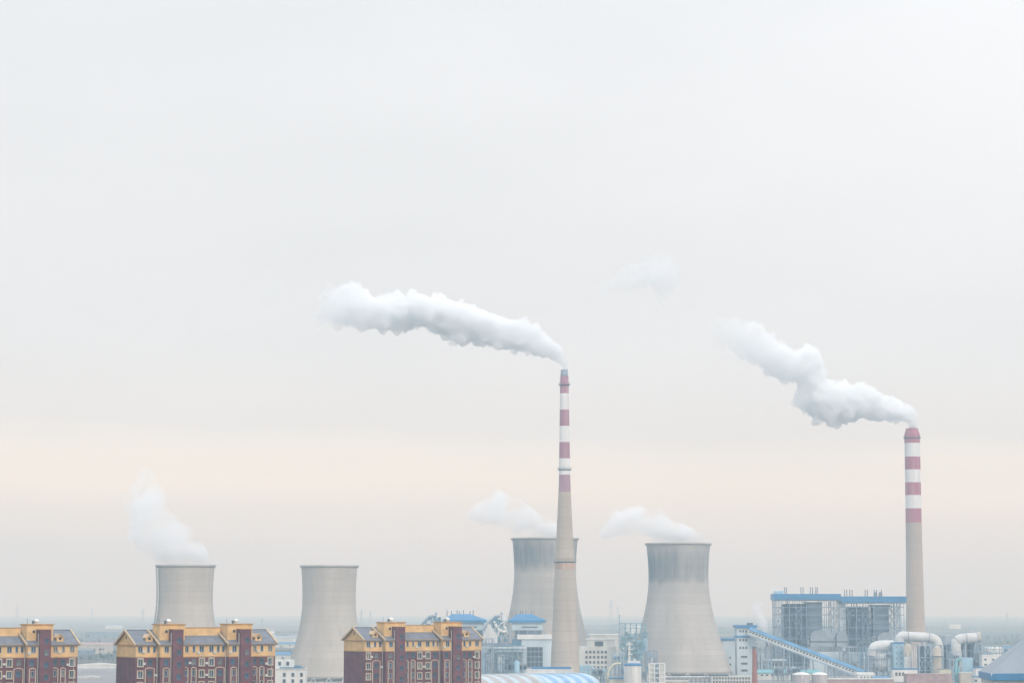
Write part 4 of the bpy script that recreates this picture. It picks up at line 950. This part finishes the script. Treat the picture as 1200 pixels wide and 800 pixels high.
for i, a_ in enumerate((('tall narrow pipe frame between the white chute and the apartment roof end', 567, 579, 748, 1635, 4), ('steel frame with vessels at the foot of the left boiler unit wall', 583, 600, 768, 1630, 3), ('squat pipe frame in front of the white office block', 690, 716, 784, 1590, 5),
      ('crowded pipe frame between the office block and the silo', 718, 731, 765, 1625, 3), ('open pipe frame behind the white zigzag stair tower', 757, 770, 762, 1600, 3), ('pipe frame left of the slender pale blue pump tower', 1032, 1046, 764, 1668, 3), ('pipe frame beneath the grey flue ducts of the boiler house', 985, 1004, 758, 1745, 4),
      ('second pipe frame beneath the boiler house, nearer the thick chimney', 1006, 1020, 752, 1740, 3), ('tall pipe frame standing between the scrubber frame and the absorber tank', 1089, 1103, 756, 1648, 3), ('pipe frame in front of the grey columned filter building', 1111, 1126, 764, 1622, 3),
      ('pipe frame between the filter building and the two-storey storehouse', 1140, 1152, 757, 1650, 2), ('low pipe frame behind the storehouse roofs', 1153, 1186, 757, 1780, 5), ('pipe frame under the upper end of the sloping conveyor', 888, 903, 766, 1716, 3), ('long low pipe frame in front of the conveyor trestles', 906, 944, 782, 1612, 7))):
    process_frame(*a_[:5], 100+i, a_[5], ('steelgreen', 'plantmid', 'cladgrey', 'steelblue')[i % 4], ('steel', 'steelmid', 'steelgreen')[i % 3])

# ------------------------------------------------------------------ white flats and sheds between the blocks
d = 1180
x0 = gx(318, d); X = lambda p: gx(p, d)-x0; Z = lambda y: gz(y, d)
t = thing('residential_block', 'white low residential block at the foot of the clean cooling tower', 'building', (x0, d, 0))
MB().box(0, X(358), 0, 12, 0, Z(784)).build('wall', M['whitepaint'], t)
MB().box(-2.6, X(343), 4.0, 12.2, Z(784)+.02, Z(773)).build('upper_storey', M['whitepaint'], t)
MB().box(-.3, X(358.7), -.3, 12.3, Z(784)+.01, Z(782.8)).build('parapet', M['offwhite'], t)
MB().box(X(328), X(357), 1.2, 3.6, Z(782.8), Z(781.3)).box(X(345), X(353), 1.0, 4.2, Z(781.3), Z(779.3)).build('roof_equipment', M['steelblue'], t)
fr = MB().box(-.75, .75, -.1, 0, -1.0, 1.0).mesh('window', M['frame']); pn = MB().box(-.62, .62, -.16, -.103, -.88, .88).mesh('pane', M['glass'])
for y in (790, 797.5):
    for x in (321.5, 334, 344, 354): f = inst(fr, 'window', t, (X(x), -.003, Z(y))); inst(pn, 'pane', f, (0,0,0))
for x in (327.5, 337): f = inst(fr, 'window', t, (X(x), 3.997, Z(777.2))); inst(pn, 'pane', f, (0,0,0))
wbox('greenhouse', 'long white greenhouse strip on the field between the two left blocks', 'greenhouse', 90, 140, 777.5, 1950, 12, M['whitepaint'], roof='gable', roofm=M['whitepaint'], over=.3, rooft=.6)
wbox('field_shed', 'long low pale shed nearer than the greenhouse between the two left blocks', 'shed', 88, 118, 792.2, 1660, 9, M['offwhite'], roof='gable', roofm=M['offwhite'], over=.3, rooft=.4)

# ------------------------------------------------------------------ far plain: pylons, villages, tree belts
def pylon(px, ytop, d, lab, h=None):
    H = gz(ytop, d); t = thing('power_pylon', lab, 'pylon', (gx(px, d), d, 0), .3, 'transmission pylons on the hazy plain')
    b = MB(); w0, w1 = H*.075, H*.012
    cs = [(-1,-1),(1,-1),(1,1),(-1,1)]
    n = 7
    for i in range(n):
        za, zb = H*i/n, H*(i+1)/n; wa, wb = w0+(w1-w0)*i/n, w0+(w1-w0)*(i+1)/n
        for k_ in range(4):
            c, e = cs[k_], cs[(k_+1) % 4]
            b.beam((c[0]*wa, c[1]*wa, za), (c[0]*wb, c[1]*wb, zb), .32); b.beam((c[0]*wa, c[1]*wa, za), (e[0]*wb, e[1]*wb, zb), .25)
    b.build('lattice_mast', M['galvan'], t)
    for q, f in enumerate((.98, .86, .74)):
        MB().beam((-H*.13*(1+.2*(q == 1)), 0, H*f), (H*.13*(1+.2*(q == 1)), 0, H*f), .5, .7).build('cross_arm', M['galvan'], t)
for px, yt, d_, lab in ((20, 708, 3300, 'hazy pylon far behind the left block\'s roof'), (108, 711, 3600, 'hazy pylon on the plain left of the middle block'), (167.5, 711.5, 2900, 'hazy pylon just left of the cooling tower with a ladder'),
        (307.5, 723, 2400, 'hazy pylon above the right end of the middle block'), (423.5, 712, 2700, 'nearer of two hazy pylons right of the clean cooling tower'), (434, 714, 3000, 'fainter of two hazy pylons right of the clean cooling tower'),
        (716, 702, 3200, 'hazy pylon above the white office block'), (724, 708, 3700, 'faint pylon above the lattice structure'), (1107.5, 726, 2900, 'hazy pylon above the absorber tank'), (1180, 716, 3400, 'faint pylon far right over the big grey roof')):
    pylon(px, yt + 1.5, d_ * 2.1, lab)

rn = random.Random(21)
# tree belts: stuff, many small twiggy clumps
def tree_belt(rows, name):
    bm = MB()
    for (xa, xb, y, hh, gap) in rows:
        x = xa
        while x < xb:
            h = hh*rn.uniform(.55, 1.25); r_ = h*rn.uniform(.22, .38); yy = y + rn.uniform(-8, 8)
            bm.beam((x, yy, 0), (x, yy, h*.55), .35)
            for q in range(7):
                a_ = rn.uniform(0, 2*PI); rad = r_*math.sqrt(rn.random()); cz = h*rn.uniform(.4, .95); s_ = r_*rn.uniform(.25, .5)
                c = Vector((x+rad*math.cos(a_), yy+rad*math.sin(a_), cz)); u = Vector((rn.uniform(-1,1), rn.uniform(-1,1), rn.uniform(-.4,1))).normalized(); v = u.orthogonal().normalized(); w_ = u.cross(v)
                ps = [c+u*s_, c+v*s_, c+w_*s_, c-u*s_, c-v*s_, c-w_*s_]
                bm.poly(ps, [(0,1,2),(1,3,2),(3,4,2),(4,0,2),(1,0,5),(3,1,5),(4,3,5),(0,4,5)])
            x += gap*rn.uniform(.6, 1.6) + (rn.uniform(20, 120) if rn.random() < .06 else 0)
    return tag(bm.build(name, mat('bare_twigs', (.085,.08,.065), 1, .25, .1)), kind='stuff')
rows = []
for y in (2120, 2350, 2600, 2850, 3150, 3500, 3900, 4400, 5000, 5800, 6800, 8200):
    wv = y*.27
    rows.append((-wv, wv*rn.uniform(-.2, .1), y, rn.uniform(5, 9), 3.5 + y/900)); rows.append((wv*rn.uniform(-.1, .3), wv, y + rn.uniform(60, 160), rn.uniform(5, 9), 3.5 + y/900))
tree_belt(rows, 'tree_belt')
# nearer bare trees one can tell apart on the field
# far low buildings
kinds = [('pale', M['offwhite'], M['ductgrey']), ('white', M['whitepaint'], M['offwhite']), ('red-roofed', M['tan'], M['pink']), ('blue-roofed', M['offwhite'], M['blueflat']), ('grey', M['cladgrey'], M['slate'])]
places = ['left of the left cooling towers', 'between the small cooling towers', 'behind the older boiler units', 'between the thin chimney and the big tower', 'right of the thick chimney']
fh_me = {}
for i in range(46):
    y = rn.choice((2150, 2500, 2900, 3300, 3900, 4600, 5600)) + rn.uniform(-80, 120)
    px = rn.choice([rn.uniform(0, 180), rn.uniform(250, 350), rn.uniform(425, 520), rn.uniform(682, 755), rn.uniform(1090, 1200)])
    k_ = rn.randrange(5); nm, mw, mr_ = kinds[k_]
    w, dp, h = rn.uniform(14, 60), rn.uniform(9, 14), rn.uniform(4, 11)
    lab = '%s low building far off in the haze on the plain' % nm
    t = thing('far_building', lab, 'building', (gx(px, y), y, 0), rn.uniform(-.15, .15), '%s low buildings far off on the plain' % nm)
    MB().box(-w/2, w/2, 0, dp, 0, h).build('wall', mw, t)
    MB().prism([(-.4, h), (dp/2, h+2.2), (dp+.4, h), (dp+.4, h-.3), (-.4, h-.3)], -w/2-.4, w/2+.4, 'x').build('roof', mr_, t)

# ------------------------------------------------------------------ steam
def steam_mat(name, dens, nscale, lo, hi, fade=None, base=0.0, step=0.08):
    """scattering steam: noise carves wisps; fade = (x0, x1) object-space range over which it thins out"""
    m = bpy.data.materials.new(name); m.use_nodes = True; nt = m.node_tree; nt.nodes.clear(); N = nt.nodes.new; L = nt.links
    o = N('ShaderNodeOutputMaterial'); v = N('ShaderNodeVolumePrincipled'); L.new(v.outputs[0], o.inputs['Volume'])
    v.inputs['Color'].default_value = (.979,.988,.996,1); v.inputs['Absorption Color'].default_value = (0,0,0,1); v.inputs['Anisotropy'].default_value = .0
    t = N('ShaderNodeTexCoord'); n = N('ShaderNodeTexNoise'); n.inputs['Scale'].default_value = nscale; n.inputs['Detail'].default_value = 5; n.inputs['Roughness'].default_value = .62
    L.new(t.outputs['Object'], n.inputs[0])
    mr = N('ShaderNodeMapRange'); mr.interpolation_type = 'SMOOTHSTEP'; L.new(n.outputs[0], mr.inputs[0])
    for i, x in enumerate((lo, hi, base, 1)): mr.inputs[1+i].default_value = x
    mu = N('ShaderNodeMath'); mu.operation = 'MULTIPLY'; L.new(mr.outputs[0], mu.inputs[0]); mu.inputs[1].default_value = dens
    out = mu.outputs[0]
    if fade:
        sp = N('ShaderNodeSeparateXYZ'); L.new(t.outputs['Object'], sp.inputs[0])
        f = N('ShaderNodeMapRange'); f.interpolation_type = 'SMOOTHSTEP'; L.new(sp.outputs[fade[4] if len(fade) > 4 else 0], f.inputs[0])
        for i, x in enumerate(fade[:4]): f.inputs[1+i].default_value = x
        m2 = N('ShaderNodeMath'); m2.operation = 'MULTIPLY'; L.new(out, m2.inputs[0]); L.new(f.outputs[0], m2.inputs[1]); out = m2.outputs[0]
    L.new(out, v.inputs['Density'])
    m.cycles.volume_step_rate = step
    return m
def plume(label, pts, d0, d1, m, seed, voxel=1.0, kids=1.0, group=None, name='steam_plume', flat=1.0):
    """billowing hull: spheres along a path, smaller ones budding from them, fused by a voxel remesh"""
    rn = random.Random(seed); sph = []; n = len(pts)
    base = at(pts[0][0], pts[0][1], d0)
    W = []
    for i, (x, y, r_) in enumerate(pts):
        dd = d0 + (d1-d0)*i/max(1, n-1); W.append((at(x, y, dd), r_*dd/F))
    for (p, r0), (q, r1) in zip(W, W[1:]):
        k_ = max(2, int((q-p).length / (.40*(r0+r1)/2)))
        for j in range(k_):
            f = j/k_; r_ = (r0+(r1-r0)*f); jit = min(1, (i + f)/3)
            c = p.lerp(q, f) + jit*r_*Vector((rn.gauss(0,.11), rn.gauss(0,.22), rn.gauss(0,.11))); sph.append((c, r_*(.88 - jit*rn.uniform(.0, .26))))
    sph.append((W[-1][0], W[-1][1]*.8))
    out = list(sph)
    for c, r_ in sph:
        for q in range(int(15*kids)):
            dv = Vector((rn.gauss(0,1), rn.gauss(0,1), rn.gauss(0,1))).normalized(); rr_ = r_*rn.uniform(.15, .44); c2 = c + dv*(r_*1.06 - rr_*.30); out.append((c2, rr_))
            for q2 in range(int(6*kids)):
                d2 = (dv + .9*Vector((rn.gauss(0,1), rn.gauss(0,1), rn.gauss(0,1)))).normalized(); out.append((c2 + d2*rr_*.95, rr_*rn.uniform(.22, .48)))
    bm = bmesh.new(); bmesh.ops.create_icosphere(bm, subdivisions=2, radius=1); ico = [v.co.copy() for v in bm.verts]; fcs = [tuple(v.index for v in f.verts) for f in bm.faces]; bm.free()
    V = []; Fc = []
    for c, r_ in out:
        if r_ < voxel*.8: continue
        b = len(V); V += [c - base + v*r_ for v in ico]; Fc += [tuple(b+i for i in f) for f in fcs]
    me = bpy.data.meshes.new('hull'); me.from_pydata(V, [], Fc)
    o = bpy.data.objects.new(name, me); COL.objects.link(o); o.location = base
    md = o.modifiers.new('fuse', 'REMESH'); md.mode = 'VOXEL'; md.voxel_size = voxel; md.use_smooth_shade = True
    sm = o.modifiers.new('soft', 'SMOOTH'); sm.iterations = 1; sm.factor = .5
    dg = bpy.context.evaluated_depsgraph_get(); m2 = bpy.data.meshes.new_from_object(o.evaluated_get(dg)); o.modifiers.clear(); o.data = m2; m2.name = name
    for p in m2.polygons: p.use_smooth = True
    m2.materials.clear(); m2.materials.append(m)
    return tag(o, label, 'steam plume', group)
GP = 'steam plumes from the striped chimneys'; GT = 'steam over the cooling towers'
plume('dense white steam plume bending left from the thin chimney', [(662.8,431,3.6),(660,424,6),(652,414,12),(640,405,15),(624,401,17),(610,397,18),(595,392,21),(580,388,23),(565,386,25),(550,383,26),(535,376,27),(520,371,27),(505,369,24),(490,367,24),(475,367,24),(460,366,25),(445,366,26),(430,365,27),(415,361,28),(400,359,27),(386,362,21),(374,376,11),(365,384,6)],
      1560, 1530, steam_mat('steam_dense', .42, .15, .33, .60, (-172, -90, .05, 1), .10), 4, .75, group=GP)
plume('dense white steam plume rising left in two billows from the thick chimney', [(1071,500,6),(1067,489,9),(1059,485,13),(1046,479,18),(1032,476,21),(1015,472,23),(997,470,23),(980,471,25),(963,471,25),(950,461,19),(946,447,17),(950,432,18),(948,418,17),(938,424,22),(928,430,24),(915,418,26),(902,411,27),(890,405,25),(878,401,25),(866,396,24),(854,391,22),(844,384,18),(836,378,13),(828,374,7)],
      1900, 1840, steam_mat('steam_dense', .36, .14, .33, .60, (-168, -60, .05, 1), .10), 12, .85, group=GP)
plume('pale detached wisp of steam high between the two chimney plumes', [(700,340,8),(711,337,13),(724,332,17),(740,327,19),(756,320,21),(770,312,22),(778,300,13),(784,322,20),(779,342,19),(783,358,15),(795,370,10),(808,377,6)], 1500, 1480, steam_mat('steam_wisp', .075, .035, .44, .66), 5, 1.4, .7, name='steam_wisp')
plume('very faint shreds of steam far left of the thin chimney plume', [(250,352,7),(272,358,9),(296,352,13),(312,338,16),(322,318,15),(330,300,13),(336,284,9)], 1500, 1480, steam_mat('steam_wisp', .020, .04, .48, .66), 6, 1.6, .7, name='steam_wisp')
plume('soft steam drifting up left from the cooling tower with a ladder', [(188,657,6),(202,656,8),(217,655,9),(233,655,8),(245,657,5),(237,651,12),(222,646,18),(205,640,26),(190,632,33),(180,618,35),(175,602,31),(172,586,25),(176,571,18),(170,556,11)], 1590, 1585, steam_mat('steam_soft', .14, .055, .39, .66, (30, 85, 1, .22, 2), .07), 7, 1.3, .7, GT)
plume('soft steam over the cooling tower half hidden behind the thin chimney', [(606,628,4),(622,627,5),(640,627,6),(660,628,5),(671,629,3),(656,622,9),(640,615,15),(622,607,21),(605,601,25),(589,597,25),(573,597,21),(560,601,14),(550,606,8)], 1800, 1795, steam_mat('steam_soft', .15, .06, .39, .68, (-80, -20, .14, 1), .06), 8, 1.3, .7, GT)
plume('bright billow of steam over the big cooling tower with streaked top', [(764,634,3),(780,633,5),(800,633,5),(820,634,4),(829,635,2.5),(816,628,9),(798,623,14),(780,618,16),(763,614,19),(746,612,20),(730,613,18),(717,618,13),(706,625,7)], 1700, 1695, steam_mat('steam_soft', .18, .07, .37, .64, (-78, -38, .16, 1), .08), 9, 1.2, .8, GT)
plume('small white puff of steam behind the transfer tower', [(897,741,3.5),(896,735,4.5),(893,727,6),(889,719,7),(886,712,7),(890,706,4)], 1735, 1733, steam_mat('steam_puff', .40, .09, .32, .62, (8, 24, 1, .25, 2), .1), 10, .9, .8)
plume('thin white puff of steam at the left end of the boiler house roof', [(913,694,3),(909,691,4.5),(904,690,4),(900,693,3)], 1776, 1774, steam_mat('steam_puff', .10, .1, .3, .6), 11, .8, .7)
plume('thin white puff of steam above the right end of the boiler house roof', [(1033,695.5,2.5),(1028,690,3.5),(1022,686,4),(1016,683,3)], 1790, 1788, steam_mat('steam_puff', .10, .1, .3, .6), 13, .8, .7)
plume('faint upright column of steam above the left boiler unit', [(524,720,3),(523,711,4),(522,702,5),(521,692,5),(522,684,3)], 1720, 1720, steam_mat('steam_puff', .04, .07, .34, .62), 14, .9, .7)
